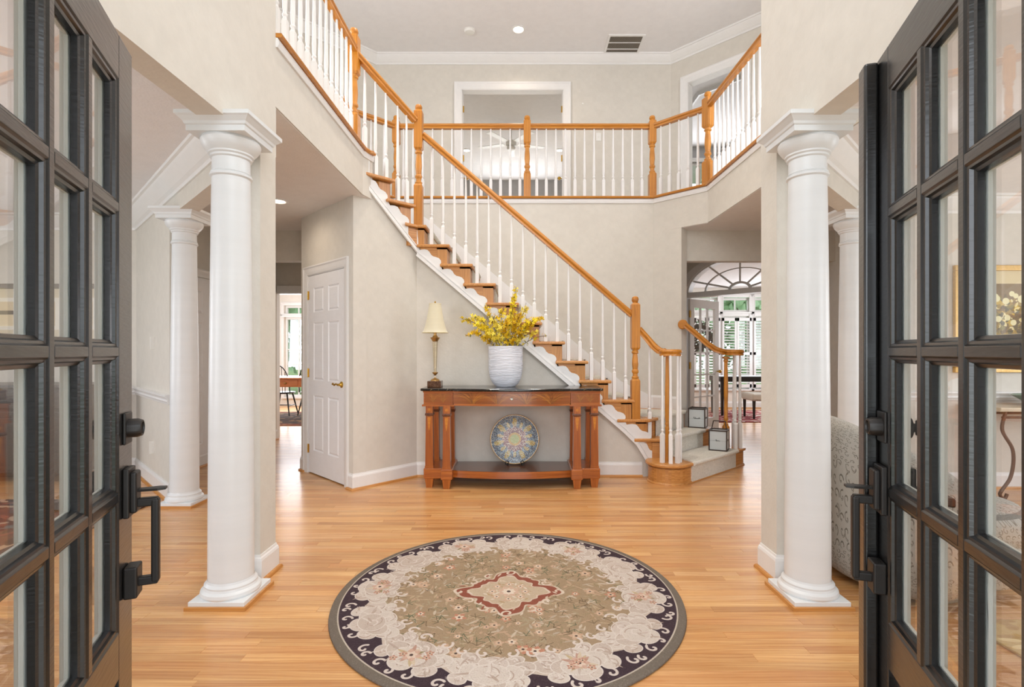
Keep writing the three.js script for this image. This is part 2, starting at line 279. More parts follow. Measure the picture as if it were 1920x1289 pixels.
// closet block and wall below the stairs
const A0 = [-1.02, 5.20], B0 = [-1.494, 4.686], C0 = [-2.297, 5.488];
{
  const e = [-Math.SQRT1_2, Math.SQRT1_2];                            // direction B -> C
  const at = (q, off = 0) => [B0[0] + e[0] * q + off * Math.SQRT1_2, B0[1] + e[1] * q + off * Math.SQRT1_2];
  const L = Math.hypot(C0[0] - B0[0], C0[1] - B0[1]), dA = 0.145, dB = 0.985;
  const part = (q0, q1, y0, y1) => prism([at(q0), at(q0, T), at(q1, T), at(q1)], y0, y1);
  struct('wall_closet', [part(0, dA, 0, Y1), part(dB, L, 0, Y1), part(dA, dB, 2.05, Y1), prism([C0, [C0[0] + T, C0[1] + 0.02], [C0[0] + T, 7.4], [C0[0], 7.4]], 0, Y1)], M.wall, 'angled greige wall around the six panel closet door', 'wall');
  const LA = Math.hypot(A0[0] - B0[0], A0[1] - B0[1]);
  const ret = struct('wall_stair_return', plate([[0, 0], [LA, 0], [LA, 2.26], [0.08, 2.86], [0, 2.86]], -0.1, 0), M.wall, 'angled wall under the upper steps beside the closet', 'wall');
  along(ret, B0[0], B0[1], A0[0] - B0[0], A0[1] - B0[1]);
  struct('wall_stair_spandrel', plate([[A0[0], 0], [1.30, 0], [1.30, 0.15], [1.052, 0.50], [0.545, 0.94], [A0[0], 2.27]], -5.30, -5.20), M.wall, 'greige wall under the straight stair flight behind the console', 'wall');
}
struct('wall_back', [prism([[-1.6, D2], [1.606, D2], [1.606, D2 + T], [-1.6, D2 + T]], 0, Y1 - 0.0002), prism([[1.606, D2], [1.86, 5.916], [1.95, 6.006], [1.68, D2 + 0.12]], 0, Y1 - 0.0002)], M.wall, 'greige wall behind the stairs under the gallery', 'wall');
// upstairs walls
const opL = -0.833, opR = 0.664, opTop = 5.06;
const r45 = (q, off = 0) => [2.207 + q * Math.SQRT1_2 + off * Math.SQRT1_2, D3 - q * Math.SQRT1_2 + off * Math.SQRT1_2];
const q0 = 0.245, q1 = 1.04;
struct('wall_upper_back', [prism([[-2.12, D3], [opL, D3], [opL, D3 + T], [-2.12, D3 + T]], Y2, CE), prism([[opR, D3], [2.25, D3], [2.25, D3 + T], [opR, D3 + T]], Y2, CE), prism([[opL, D3], [opR, D3], [opR, D3 + T], [opL, D3 + T]], opTop, CE)], M.wall, 'upstairs gallery wall around the wide bedroom doorway', 'wall');
struct('wall_upper_right', [prism([r45(0), r45(q0), r45(q0, T), r45(0, T)], Y2, CE), prism([r45(q1), r45(1.42), r45(1.42, T), r45(q1, T)], Y2, CE), prism([r45(q0), r45(q1), r45(q1, T), r45(q0, T)], opTop, CE), prism([[3.2, 3.0], [3.33, 3.0], [3.33, 3.55], [3.2, 3.55]], Y2, CE), prism([[3.2, 4.85], [3.33, 4.85], [3.33, 6.6], [3.2, 6.5]], Y2, CE), prism([[3.2, 3.55], [3.33, 3.55], [3.33, 4.85], [3.2, 4.85]], 5.1, CE), prism([[W + 0.06, 2.9], [3.3, 2.9], [3.3, 3.03], [W + 0.06, 3.03]], Y2, CE)], M.wall, 'angled upstairs wall with the doorway on the right', 'wall');
struct('wall_upper_left', [prism([[-2.06, D3], [-3.1, 6.46], [-3.2, 6.56], [-2.16, D3 + 0.1]], Y2, CE), prism([[-3.1, 3.0], [-3.23, 3.0], [-3.23, 3.55], [-3.1, 3.55]], Y2, CE), prism([[-3.1, 4.85], [-3.23, 4.85], [-3.23, 6.6], [-3.1, 6.5]], Y2, CE), prism([[-3.1, 3.55], [-3.23, 3.55], [-3.23, 4.85], [-3.1, 4.85]], 5.1, CE), prism([[-W - 0.1, 2.9], [-3.2, 2.9], [-3.2, 3.03], [-W - 0.1, 3.03]], Y2, CE)], M.wall, 'upstairs gallery wall on the left behind the balusters', 'wall');
const M2 = { grey: std({ map: speckTex('#a9a7a6', 8, 12, 0.7, 31), roughness: 0.8 }), wallWarm: M.wall };
struct('wall_bedroom', [prism([[-3.2, 12.9], [2.4, 12.9], [2.4, 13.05], [-3.2, 13.05]], Y2, 3.6), prism([[-3.2, 12.9], [2.4, 12.9], [2.4, 13.05], [-3.2, 13.05]], 4.95, CE), prism([[-3.2, 12.9], [-1.1, 12.9], [-1.1, 13.05], [-3.2, 13.05]], 3.6, 4.95), prism([[1.1, 12.9], [2.4, 12.9], [2.4, 13.05], [1.1, 13.05]], 3.6, 4.95), prism([[-3.2, 7.6], [-3.05, 7.6], [-3.05, 13], [-3.2, 13]], Y2, CE), prism([[2.25, 7.63], [2.4, 7.63], [2.4, 13], [2.25, 13]], Y2, CE)], M2.grey, 'grey bedroom walls beyond the upstairs double doorway', 'wall');
struct('floor_bedroom', prism([[-6.3, 12.4], [6.3, 12.4], [6.3, 13.05], [-6.3, 13.05]], Y2 - 0.1, Y2), M.carpet, 'carpet at the far side of the bedrooms', 'floor');
struct('wall_bedroom_right', [prism([[2.4, 10.8], [3.5, 10.8], [3.5, 10.95], [2.4, 10.95]], Y2, CE), prism([[4.9, 10.8], [6.2, 10.8], [6.2, 10.95], [4.9, 10.95]], Y2, CE), prism([[3.5, 10.8], [4.9, 10.8], [4.9, 10.95], [3.5, 10.95]], 5.2, CE), prism([[3.5, 10.8], [4.9, 10.8], [4.9, 10.95], [3.5, 10.95]], Y2, 3.7)], M2.grey, 'grey wall with a bright window in the angled upstairs room', 'wall');
// back rooms on the ground floor
const yw = (x0, x1, d, y0, y1) => prism([[x0, d], [x1, d], [x1, d + 0.15], [x0, d + 0.15]], y0, y1);
M.warmWhite = std({ map: speckTex('#efe9df', 6, 12, 0.7, 33), roughness: 0.75 });
struct('wall_breakfast', [yw(-2.5, -1.9, 7.4, 0, Y1), yw(-3.5, -2.5, 7.4, 2.1, Y1), yw(-6.2, -3.5, 7.4, 0, Y1)], M.wall, 'hall wall over the opening to the breakfast room', 'wall');
struct('wall_breakfast_back', [yw(-6.2, -5.42, 12, 0, Y1), yw(-3.6, 1.9, 12, 0, Y1), yw(-5.42, -3.6, 12, 0, 0.2), yw(-5.42, -3.6, 12, 2.32, Y1), prism([[-1.9, 7.4], [-1.75, 7.4], [-1.75, 12], [-1.9, 12]], 0, Y1)], M.warmWhite, 'pale far wall of the breakfast room around its windows', 'wall');
// sun room: angled fanlight wall and window wall
const fan = (q, off = 0) => [3.0 + q * Math.SQRT1_2 + off * Math.SQRT1_2, 7.06 - q * Math.SQRT1_2 + off * Math.SQRT1_2];
struct('wall_sunroom', [yw(1.9, 3.88, 11.5, 0, Y1), yw(5.85, 6.2, 11.5, 0, Y1), yw(3.88, 5.85, 11.5, 0, 0.42), yw(3.88, 5.85, 11.5, 2.5, Y1), yw(3.88, 5.85, 11.5, 2.04, 2.13), prism([[1.75, 7.4], [1.9, 7.4], [1.9, 11.5], [1.75, 11.5]], 0, Y1)], M.warmWhite, 'bright window wall of the sun room past the arch', 'wall');

// ---------------------------------------------------------------- mouldings
const crownP = (y, k = 1) => [[0, y - 0.125 * k], [0.012 * k, y - 0.125 * k], [0.016 * k, y - 0.105 * k], [0.034 * k, y - 0.092 * k], [0.062 * k, y - 0.062 * k], [0.085 * k, y - 0.034 * k], [0.092 * k, y - 0.022 * k], [0.106 * k, y - 0.018 * k], [0.11 * k, y], [0, y]];
const baseP = [[0, 0], [0.016, 0], [0.016, 0.115], [0.012, 0.128], [0.007, 0.134], [0.005, 0.145], [0, 0.145]];
const shoeP = [[0, 0], [0.019, 0], [0.018, 0.008], [0.012, 0.016], [0, 0.019]];
const railP = (y) => [[0, y - 0.045], [0.01, y - 0.045], [0.014, y - 0.03], [0.022, y - 0.02], [0.016, y - 0.005], [0.024, y + 0.012], [0.034, y + 0.02], [0.034, y + 0.034], [0.008, y + 0.04], [0, y + 0.04]];
let trimN = 0;
const trim = (geos, label, m = M.trim) => struct(`trim_${++trimN}`, geos, m, label, 'moulding');
function baseboard(name, pts, side, label) {
  const b = struct(`baseboard_${name}`, mould(pts, baseP, side), M.trim, label, 'baseboard');
  const off = mould(pts, shoeP.map(([o, y]) => [o + 0.0155, y]), side); mk('shoe_moulding', off, M.oakStair, b);
}
trim(mould([[-3.1, 3.03], [-3.1, 6.46], [-2.06, D3], [2.207, D3], r45(1.405), [3.2, 3.03]], crownP(CE), 1), 'white crown moulding round the upstairs gallery ceiling');
for (const s of sides) {
  const w = sideWord[s], end = s < 0 ? [3.98, 5.40] : [3.33, 4.75];
  trim(mould(mir(s, [[1.55, 2.97], end, [6.15, end[1]], [6.15, 0.7], [W + T, 0.7], [W + T, 2.9]]), crownP(Y1, 1.25), s < 0 ? -1 : 1), `white crown moulding round the ${w} room ceiling`);
  trim(mould(mir(s, [[2.92, 4.34], end, [6.15, end[1]]]), railP(0.85), s < 0 ? -1 : 1), `white chair rail on the ${w} room walls`);
  baseboard(`${w}_room`, mir(s, [[2.84, 4.35], [2.92, 4.34], end, [6.15, end[1]], [6.15, 0.7]].slice(1)), s < 0 ? -1 : 1, `white baseboard along the ${w} room walls`);
  baseboard(`${w}_pier`, mir(s, [[W + 0.1, 3.05], [W, 3.0], [W, 2.82], [W + T, 2.82], [W + T + 0.05, 3.05]]), s < 0 ? -1 : 1, `white baseboard wrapped round the ${w} wall pier`);
  // impost moulding round the pier head
  trim(mould(mir(s, [[W + 0.1, 3.05], [W + 0.02, 3.01], [W + 0.02, 2.84], [W + T, 2.82], [W + T + 0.06, 3.06]].slice(3)), [[0, 2.27], [0.012, 2.27], [0.016, 2.31], [0.036, 2.34], [0.04, 2.38], [0, 2.38]], s < 0 ? -1 : 1), `small white capital moulding on the ${w} wall pier`);
  baseboard(`${w}_hall`, mir(s, s < 0 ? [[3.45, 5.1], [3.45, 7.4]] : [[3.7, 4.88], [3.7, 6.34]]), s < 0 ? 1 : -1, `white baseboard along the ${w} rear hall`);
}
baseboard('closet', [[B0[0] - 0.06, B0[1] + 0.06], B0, A0, [1.24, 5.2]], 1, 'white baseboard along the closet corner and below the stairs');
baseboard('closet_hinge_side', [C0, [C0[0] + 0.08, C0[1] - 0.08]], 1, 'short white baseboard on the hinge side of the closet door');
baseboard('sunroom', [[1.9, 11.5], [6.15, 11.5]], 1, 'white baseboard under the sun room windows');
// edge of the upper floor: white fascia bead under an oak nosing
trim(mould(open2.slice(0, 3), [[0, Y2 - 0.075], [0.012, Y2 - 0.075], [0.02, Y2 - 0.05], [0.012, Y2 - 0.022], [0, Y2 - 0.02]], 1), 'white bead under the oak edge of the left gallery');
trim(mould(open2.slice(0, 3), [[-0.06, Y2 - 0.018], [0.032, Y2 - 0.018], [0.04, Y2 - 0.006], [0.034, Y2 + 0.006], [-0.06, Y2 + 0.008]], 1), 'thin oak nosing along the left gallery edge', M.oakRail);
trim(mould(open2.slice(3), [[0, Y2 - 0.075], [0.012, Y2 - 0.075], [0.02, Y2 - 0.05], [0.012, Y2 - 0.022], [0, Y2 - 0.02]], 1), 'white bead under the oak edge of the rear gallery');
trim(mould(open2.slice(3), [[-0.06, Y2 - 0.018], [0.032, Y2 - 0.018], [0.04, Y2 - 0.006], [0.034, Y2 + 0.006], [-0.06, Y2 + 0.008]], 1), 'thin oak nosing along the rear gallery edge', M.oakRail);

// ---------------------------------------------------------------- casings round door openings (local x along the wall, z out of the wall)
function casing(o, x0, x1, y0, y1, z, wd = 0.085) {
  const prof = [[0, 0], [wd, 0], [wd, 0.02], [wd * 0.85, 0.022], [wd * 0.7, 0.014], [wd * 0.3, 0.011], [wd * 0.12, 0.008], [0, 0.006]];
  const path = [[x0, y0], [x0, y1], [x1, y1], [x1, y0]];
  // a frame swept in the wall plane: reuse mould in (x, y) then stand it up
  const g = mould(path.map(([x, y]) => [x, y]), prof.map(([o2, h]) => [o2, h]), -1);
  g.rotateX(PI / 2).translate(0, 0, z);
  return mk('casing', flat(g), M.trim, o);
}
function sixPanel(o, x0, x1, y0, y1, z, knobSide, lever, hinges = true) {   // six-panel door leaf, front face at z
  const w = x1 - x0, h = y1 - y0, k = h / 2.03, th = 0.035, leaf = new THREE.Group(); leaf.name = 'leaf'; o.add(leaf);
  mk('slab', box(x0, x1, y0, y1, z - th, z - 0.008), M.door, leaf);
  const st = 0.115 * w / 0.76, mid = 0.1 * w / 0.76, pw = (w - 2 * st - mid) / 2;
  const rows = [[0.235, 0.80], [0.955, 1.545], [1.65, 1.9]].map(([a, b]) => [y0 + a * k, y0 + b * k]);
  const cols = [[x0 + st, x0 + st + pw], [x1 - st - pw, x1 - st]];
  const holes = [];
  for (const [a, b] of rows) for (const [c, e] of cols) holes.push([[c, a], [e, a], [e, b], [c, b]]);
  mk('stiles_and_rails', plate([[x0, y0], [x1, y0], [x1, y1], [x0, y1]], z - 0.012, z, 0, holes), M.door, leaf);
  for (const [c, a, e, b] of holes.map((q) => [q[0][0], q[0][1], q[2][0], q[2][1]])) {
    const m = 0.028, v = [], q = (A, B, C, D) => v.push(...A, ...B, ...C, ...A, ...C, ...D), lo = z - 0.0095, hi = z - 0.001;
    const o4 = [[c, a], [e, a], [e, b], [c, b]], r4 = [[c + 0.012, a + 0.012], [e - 0.012, a + 0.012], [e - 0.012, b - 0.012], [c + 0.012, b - 0.012]], i4 = [[c + m, a + m], [e - m, a + m], [e - m, b - m], [c + m, b - m]];
    for (let j = 0; j < 4; j++) { const j2 = (j + 1) % 4; q([...o4[j], z - 0.001], [...o4[j2], z - 0.001], [...r4[j2], lo], [...r4[j], lo]); q([...r4[j], lo], [...r4[j2], lo], [...i4[j2], hi], [...i4[j], hi]); }
    q([...i4[0], hi], [...i4[1], hi], [...i4[2], hi], [...i4[3], hi]);
    const g = new THREE.BufferGeometry(); g.setAttribute('position', new THREE.Float32BufferAttribute(v, 3)); g.computeVertexNormals();
    mk('panel', g, M.door, leaf);
  }
  const kx = knobSide > 0 ? x1 - 0.06 : x0 + 0.06, hx = knobSide > 0 ? x0 : x1, ky = y0 + 0.93;
  const hd = new THREE.Group(); hd.name = 'door_handle'; hd.position.set(kx, ky, z); leaf.add(hd);
  mk('rose', sharpLathe([[0, 0], [0.03, 0], [0.03, 0.006], [0.018, 0.012], [0.01, 0.03], [0.01, 0.045], [0, 0.045]], 20).rotateX(PI / 2), lever, hd);
  mk('lever', tube([V3(0, 0, 0.04), V3(-knobSide * 0.03, 0.006, 0.046), V3(-knobSide * 0.06, -0.006, 0.045), V3(-knobSide * 0.095, 0.008, 0.042), V3(-knobSide * 0.11, 0.0, 0.04)], 0.008, 20, 8), lever, hd);
  if (hinges) for (const hy of [0.24, 1.02, 1.82]) mk('hinge', [new THREE.CylinderGeometry(0.007, 0.007, 0.09, 8).translate(hx - knobSide * 0.006, y0 + hy, z + 0.004), box(hx - 0.012, hx + 0.016, y0 + hy - 0.045, y0 + hy + 0.045, z - 0.004, z + 0.001)], lever, o);
}
{
  const e = [Math.SQRT1_2, -Math.SQRT1_2], L = Math.hypot(C0[0] - B0[0], C0[1] - B0[1]);
  const d1 = struct('door_1', null, null, 'white six panel closet door with a brass lever in the angled wall', 'door');
  along(d1, C0[0], C0[1], ...e);                                     // local x from C towards B
  const x0 = L - 0.985, x1 = L - 0.145;
  mk('jamb', [box(x0, x0 + 0.02, 0, 2.05, -T, 0), box(x1 - 0.02, x1, 0, 2.05, -T, 0), box(x0, x1, 2.03, 2.05, -T, 0)], M.trim, d1);
  casing(d1, x0 + 0.014, x1 - 0.014, 0, 2.04, 0.001);
  sixPanel(d1, x0 + 0.022, x1 - 0.022, 0.012, 2.028, -0.004, 1, M.brass);
  const d2 = struct('door_2', null, null, 'white six panel door glimpsed between the two left columns', 'door');
  along(d2, -3.45, 5.20, 0, 1); d2.position.x += 0.0;                // wall X = -3.45 seen from its +X side
  d2.rotation.y = Math.atan2(1, 0);
  casing(d2, 0.06, 0.94, 0, 2.06, 0.001);
  sixPanel(d2, 0.07, 0.93, 0.012, 2.05, 0.012, -1, M.nickel);
}
{ // upstairs doorways
  const d3 = struct('door_3', null, null, 'wide white cased doorway to the bedroom behind the gallery rail', 'door');
  along(d3, 0, D3, 1, 0); d3.position.y = Y2;
  const h = opTop - Y2;
  mk('jamb', [box(opL, opL + 0.02, 0, h, -T, 0), box(opR - 0.02, opR, 0, h, -T, 0), box(opL, opR, h - 0.02, h, -T, 0)], M.trim, d3);
  casing(d3, opL + 0.012, opR - 0.012, 0, h - 0.012, 0.001, 0.105);
  // both leaves stand open into the bedroom
  for (const s of sides) {
    const leaf = new THREE.Group(); leaf.name = 'open_leaf'; leaf.position.set(s < 0 ? opL + 0.025 : opR - 0.025, 0, -T + 0.02); d3.add(leaf);
    leaf.rotation.y = s < 0 ? PI / 2 * 1.06 : PI / 2 * 0.94;
    mk('slab', rbox(0, 0.72, 0.012, h - 0.025, s < 0 ? -0.036 : 0, s < 0 ? 0 : 0.036, 0.003), M.door, leaf);
    for (const y of [0.22, 1.0, 1.72]) mk('hinge', box(-0.012, 0.006, y - 0.045, y + 0.045, -0.012, 0.012), M.brass, leaf);
    mk('knob', [new THREE.SphereGeometry(0.027, 14, 10).translate(0.66, 0.93, s < 0 ? 0.05 : -0.05), stick(V3(0.66, 0.93, 0), V3(0.66, 0.93, s < 0 ? 0.05 : -0.05), 0.01)], M.brass, leaf);
  }
  const d4 = struct('door_4', null, null, 'white cased doorway in the angled upstairs wall', 'door');
  const a = r45(0); along(d4, a[0], a[1], Math.SQRT1_2, -Math.SQRT1_2); d4.position.y = Y2;
  mk('jamb', [box(q0, q0 + 0.02, 0, h, -T, 0), box(q1 - 0.02, q1, 0, h, -T, 0), box(q0, q1, h - 0.02, h, -T, 0)], M.trim, d4);
  casing(d4, q0 + 0.012, q1 - 0.012, 0, h - 0.012, 0.001, 0.105);
}
trim([box(-3.5, -3.48, 0, 2.1, -7.56, -7.39), box(-2.52, -2.5, 0, 2.1, -7.56, -7.39), box(-3.48, -2.52, 2.08, 2.1, -7.56, -7.39), box(-3.44, -2.42, 2.1, 2.19, -7.4, -7.38)], 'white lining of the opening to the breakfast room');
{ // angled arch wall with the fanlight
  const w5 = struct('window_1', null, null, 'half round sunburst fanlight with grey muntins over the french doors', 'window');
  along(w5, 3.0, 7.06, Math.SQRT1_2, -Math.SQRT1_2);
  const a = 0.76, b = 0.46, yb = 2.1, el = (k, n = 40) => Array.from({ length: n + 1 }, (_, i) => { const t = PI * i / n; return [Math.cos(t) * a * k, yb + Math.sin(t) * b * k]; });
  const wl = struct('wall_arch', plate([[-1.5, 0], [-0.8, 0], [-0.8, yb], ...el(1.05).reverse(), [0.8, yb], [0.8, 0], [1.05, 0], [1.05, Y1], [-1.5, Y1]], -0.13, 0), M.wall, 'angled wall with an arched opening to the sun room', 'wall');
  along(wl, 3.0, 7.06, Math.SQRT1_2, -Math.SQRT1_2);
  M.greyTrim = std({ map: speckTex('#b9b3a9', 5, 10, 0.5, 35), roughness: 0.5 });
  const tr = M.trim;
  mk('arch_casing', plate([...el(1.16), ...el(1.0).reverse()], 0, 0.022), tr, w5);
  mk('arch_frame', plate([...el(1.05), ...el(0.96).reverse()], -0.13, 0), tr, w5);
  mk('transom_bar', box(-0.8, 0.8, yb - 0.06, yb + 0.012, -0.13, 0.012), tr, w5);
  mk('hub', plate([...el(1).map(([x, y]) => [x * 0.155 / 0.76, yb + (y - yb) * 0.105 / 0.46 + 0.01]), ...el(1).map(([x, y]) => [x * 0.12 / 0.76, yb + (y - yb) * 0.075 / 0.46 + 0.01]).reverse()], -0.06, -0.03), tr, w5);
  mk('ring_muntin', plate([...el(0.66), ...el(0.63).reverse()], -0.06, -0.03), tr, w5);
  for (const t of [0.13, 0.30, 0.5, 0.70, 0.87]) { const p = (k) => V3(Math.cos(PI * t) * a * k, yb + Math.sin(PI * t) * b * k, -0.045); const A = p(0.2), Bq = p(0.97); mk('spoke_muntin', stick(A, Bq, 0.013, 0.013, 4), tr, w5); }
  mk('pane', plate(el(0.96), -0.048, -0.044), M.glass, w5);
  mk('jamb', [box(-0.8, -0.76, 0, yb, -0.13, 0.012), box(0.76, 0.8, 0, yb, -0.13, 0.012)], tr, w5);
  // french door leaf swung into the sun room
  const d5 = struct('door_5', null, null, 'white french door with small panes standing open under the fanlight', 'door');
  along(d5, 2.50, 7.54, 0.59, 0.45);
  const LW = 0.74, LH = 2.02, stile = 0.1, gw = LW - 2 * stile;
  mk('stile', box(0, stile, 0.01, LH, -0.04, 0), tr, d5); mk('stile', box(LW - stile, LW, 0.01, LH, -0.04, 0), tr, d5);
  mk('rail', box(stile, LW - stile, 0.01, 0.25, -0.04, 0), tr, d5); mk('rail', box(stile, LW - stile, LH - 0.12, LH, -0.04, 0), tr, d5);
  for (let i = 1; i < 3; i++) mk('muntin', box(stile + gw * i / 3 - 0.011, stile + gw * i / 3 + 0.011, 0.25, LH - 0.12, -0.034, -0.006), tr, d5);
  for (let j = 1; j < 5; j++) { const y = 0.25 + (LH - 0.37) * j / 5; mk('muntin', box(stile, LW - stile, y - 0.011, y + 0.011, -0.034, -0.006), tr, d5); }
  for (let i = 0; i < 3; i++) for (let j = 0; j < 5; j++) mk('pane', box(stile + gw * i / 3 + 0.011, stile + gw * (i + 1) / 3 - 0.011, 0.25 + (LH - 0.37) * j / 5 + 0.011, 0.25 + (LH - 0.37) * (j + 1) / 5 - 0.011, -0.022, -0.019), M.glass, d5);
  for (const y of [0.25, 1.05, 1.8]) mk('hinge', box(-0.022, 0.012, y - 0.05, y + 0.05, -0.006, 0.006), M.brass, d5);
  mk('knob', [new THREE.SphereGeometry(0.026, 12, 10).translate(LW - 0.05, 0.95, 0.05), stick(V3(LW - 0.05, 0.95, 0), V3(LW - 0.05, 0.95, 0.05), 0.01)], M.brass, d5);
}
// ---------------------------------------------------------------- windows
let winN = 1;
function gridWindow(label, place, x0, x1, y0, y1, nx, ny, m = M.trim, z = -0.08, extra = []) {
  const o = struct(`window_${++winN}`, null, null, label, 'window'); place(o);
  const f = 0.05;
  mk('window_frame', [box(x0, x0 + f, y0, y1, z - 0.03, z + 0.03), box(x1 - f, x1, y0, y1, z - 0.03, z + 0.03), box(x0 + f, x1 - f, y0, y0 + f, z - 0.03, z + 0.03), box(x0 + f, x1 - f, y1 - f, y1, z - 0.03, z + 0.03)], m, o);
  const cx = (i) => lerp(x0 + f, x1 - f, i / nx), cy = (j) => lerp(y0 + f, y1 - f, j / ny);
  for (let i = 1; i < nx; i++) mk('muntin', box(cx(i) - 0.012, cx(i) + 0.012, y0 + f, y1 - f, z - 0.015, z + 0.015), m, o);
  for (let j = 1; j < ny; j++) mk('muntin', box(x0 + f, x1 - f, cy(j) - 0.012, cy(j) + 0.012, z - 0.014, z + 0.014), m, o);
  for (let i = 0; i < nx; i++) for (let j = 0; j < ny; j++) mk('pane', box(cx(i), cx(i + 1), cy(j), cy(j + 1), z - 0.002, z + 0.002), M.glass, o);
  mk('window_sill', box(x0 - 0.05, x1 + 0.05, y0 - 0.03, y0, z - 0.05, 0.06), m, o);
  casing(o, x0 - 0.005, x1 + 0.005, y0, y1 + 0.005, 0.001, 0.08);
  for (const g of extra) mk('mullion', g, m, o);
  return o;
}
gridWindow('unseen tall multi pane window over the front entrance behind the viewer', (o) => along(o, 0, 0.7, -1, 0), -0.8, 0.8, 2.55, 4.95, 4, 5);  // out of view, lights the upper walls of the foyer
for (const s of sides) {  // windows out of view, lighting the side and back rooms
  gridWindow(`unseen front window of the ${sideWord[s]} room beside the entrance`, (o) => along(o, s * 3.9, 0.7, -1, 0), -0.85, 0.85, 0.75, 2.25, 4, 3);
  gridWindow(`added unseen window of the ${sideWord[s]} side bedroom upstairs`, (o) => along(o, s * 6.15, 4.2, 0, s < 0 ? 1 : -1), -0.8, 0.8, 3.7, 5.1, 4, 3);  // added to go with the fill light at the gallery doorway
  gridWindow(`unseen side window of the ${s < 0 ? 'breakfast' : 'sun'} room in the outer wall`, (o) => along(o, s * 6.15, 9.7, 0, s < 0 ? 1 : -1), -0.75, 0.75, 0.85, 2.15, 4, 3);
  gridWindow(`unseen side window in the outer wall of the ${sideWord[s]} room`, (o) => along(o, s * 6.15, 3.0, 0, s < 0 ? 1 : -1), -0.8, 0.8, 0.85, 2.15, 4, 3);
}
gridWindow('breakfast room garden door with white grid and a transom', (o) => along(o, 0, 12, 1, 0), -5.42, -4.55, 0.2, 2.05, 3, 5);
gridWindow('white grid transom over the breakfast room garden door', (o) => along(o, 0, 12, 1, 0), -5.42, -4.55, 2.08, 2.32, 3, 1);
gridWindow('second garden window of the breakfast room', (o) => along(o, 0, 12, 1, 0), -4.5, -3.6, 0.2, 2.32, 3, 5);
gridWindow('unseen low wide window of the bedroom upstairs', (o) => along(o, 0, 12.9, 1, 0), -1.1, 1.1, 3.6, 4.95, 4, 3);  // hidden below the gallery edge, lights the bedroom
gridWindow('bright window of the angled upstairs room', (o) => along(o, 0, 10.8, 1, 0), 3.5, 4.9, 3.7, 5.2, 2, 2);
[[3.88, 4.46], [4.50, 5.16], [5.20, 5.85]].forEach(([a, b], i) => {
  const nth = ['seen through the open french door', 'just beside the open french door', 'at the far end by the wall pier'][i];
  gridWindow(`small transom window of the sun room ${nth}`, (o) => along(o, 0, 11.5, 1, 0), a, b, 2.13, 2.45, 2, 1);
  gridWindow(`shuttered sun room window ${nth}`, (o) => along(o, 0, 11.5, 1, 0), a, b, 0.42, 2.04, 1, 1);
  const t = thing('plantation_shutter', `white louvred shutter on the sun room window ${nth}`, 'shutter', 0, 0, 11.5, 0, 'sun room shutters');
  for (let k = 0; k < 2; k++) {
    const x0 = lerp(a, b, k / 2) + 0.01, x1 = lerp(a, b, (k + 1) / 2) - 0.005;
    mk('shutter_frame', [box(x0, x0 + 0.04, 0.46, 2.0, 0.02, 0.045), box(x1 - 0.04, x1, 0.46, 2.0, 0.02, 0.045), box(x0, x1, 0.46, 0.53, 0.02, 0.045), box(x0, x1, 1.93, 2.0, 0.02, 0.045), box(x0, x1, 1.18, 1.24, 0.02, 0.045)], M.trim, t);
    for (let y = 0.57; y < 1.92; y += 0.062) if (Math.abs(y - 1.21) > 0.05) mk('louvre', new THREE.BoxGeometry(x1 - x0 - 0.08, 0.006, 0.058).rotateX(0.35).translate((x0 + x1) / 2, y, 0.032), M.trim, t);
  }
});
// ---------------------------------------------------------------- staircase
const XF = (n) => -0.683 + (12 - n) * RUN, FS = 5.165, BK = D2;       // nosing front of step n in the straight flight, outer face, wall face
const e45 = [-Math.SQRT1_2, -Math.SQRT1_2], n45 = [-Math.SQRT1_2, Math.SQRT1_2];
const up45 = (q, off) => [-0.99 + e45[0] * q + n45[0] * off, 5.13 + e45[1] * q + n45[1] * off];      // along / across the angled upper steps
const QF = { 14: 0.03, 15: 0.26, 16: 0.49 };
const hull2 = (c1, r1, c2, r2, extra) => {                            // rounded starting step outline: two drums, straight front
  const pts = [], n = [0.703, -0.711], ang = Math.atan2(n[1], n[0]);
  for (let i = 0; i <= 22; i++) { const a = ang - PI * 1.05 * (1 - i / 22); pts.push([c1[0] + r1 * Math.cos(a), c1[1] + r1 * Math.sin(a)]); }
  for (let i = 0; i <= 12; i++) { const a = ang + PI * 0.9 * i / 12; pts.push([c2[0] + r2 * Math.cos(a), c2[1] + r2 * Math.sin(a)]); }
  return [...pts, ...extra];
};
const drum = [1.45, 5.02], drumR = [2.40, 5.78];
const stairs = thing('staircase', 'oak staircase with white scalloped stringer rising across the foyer', 'staircase');
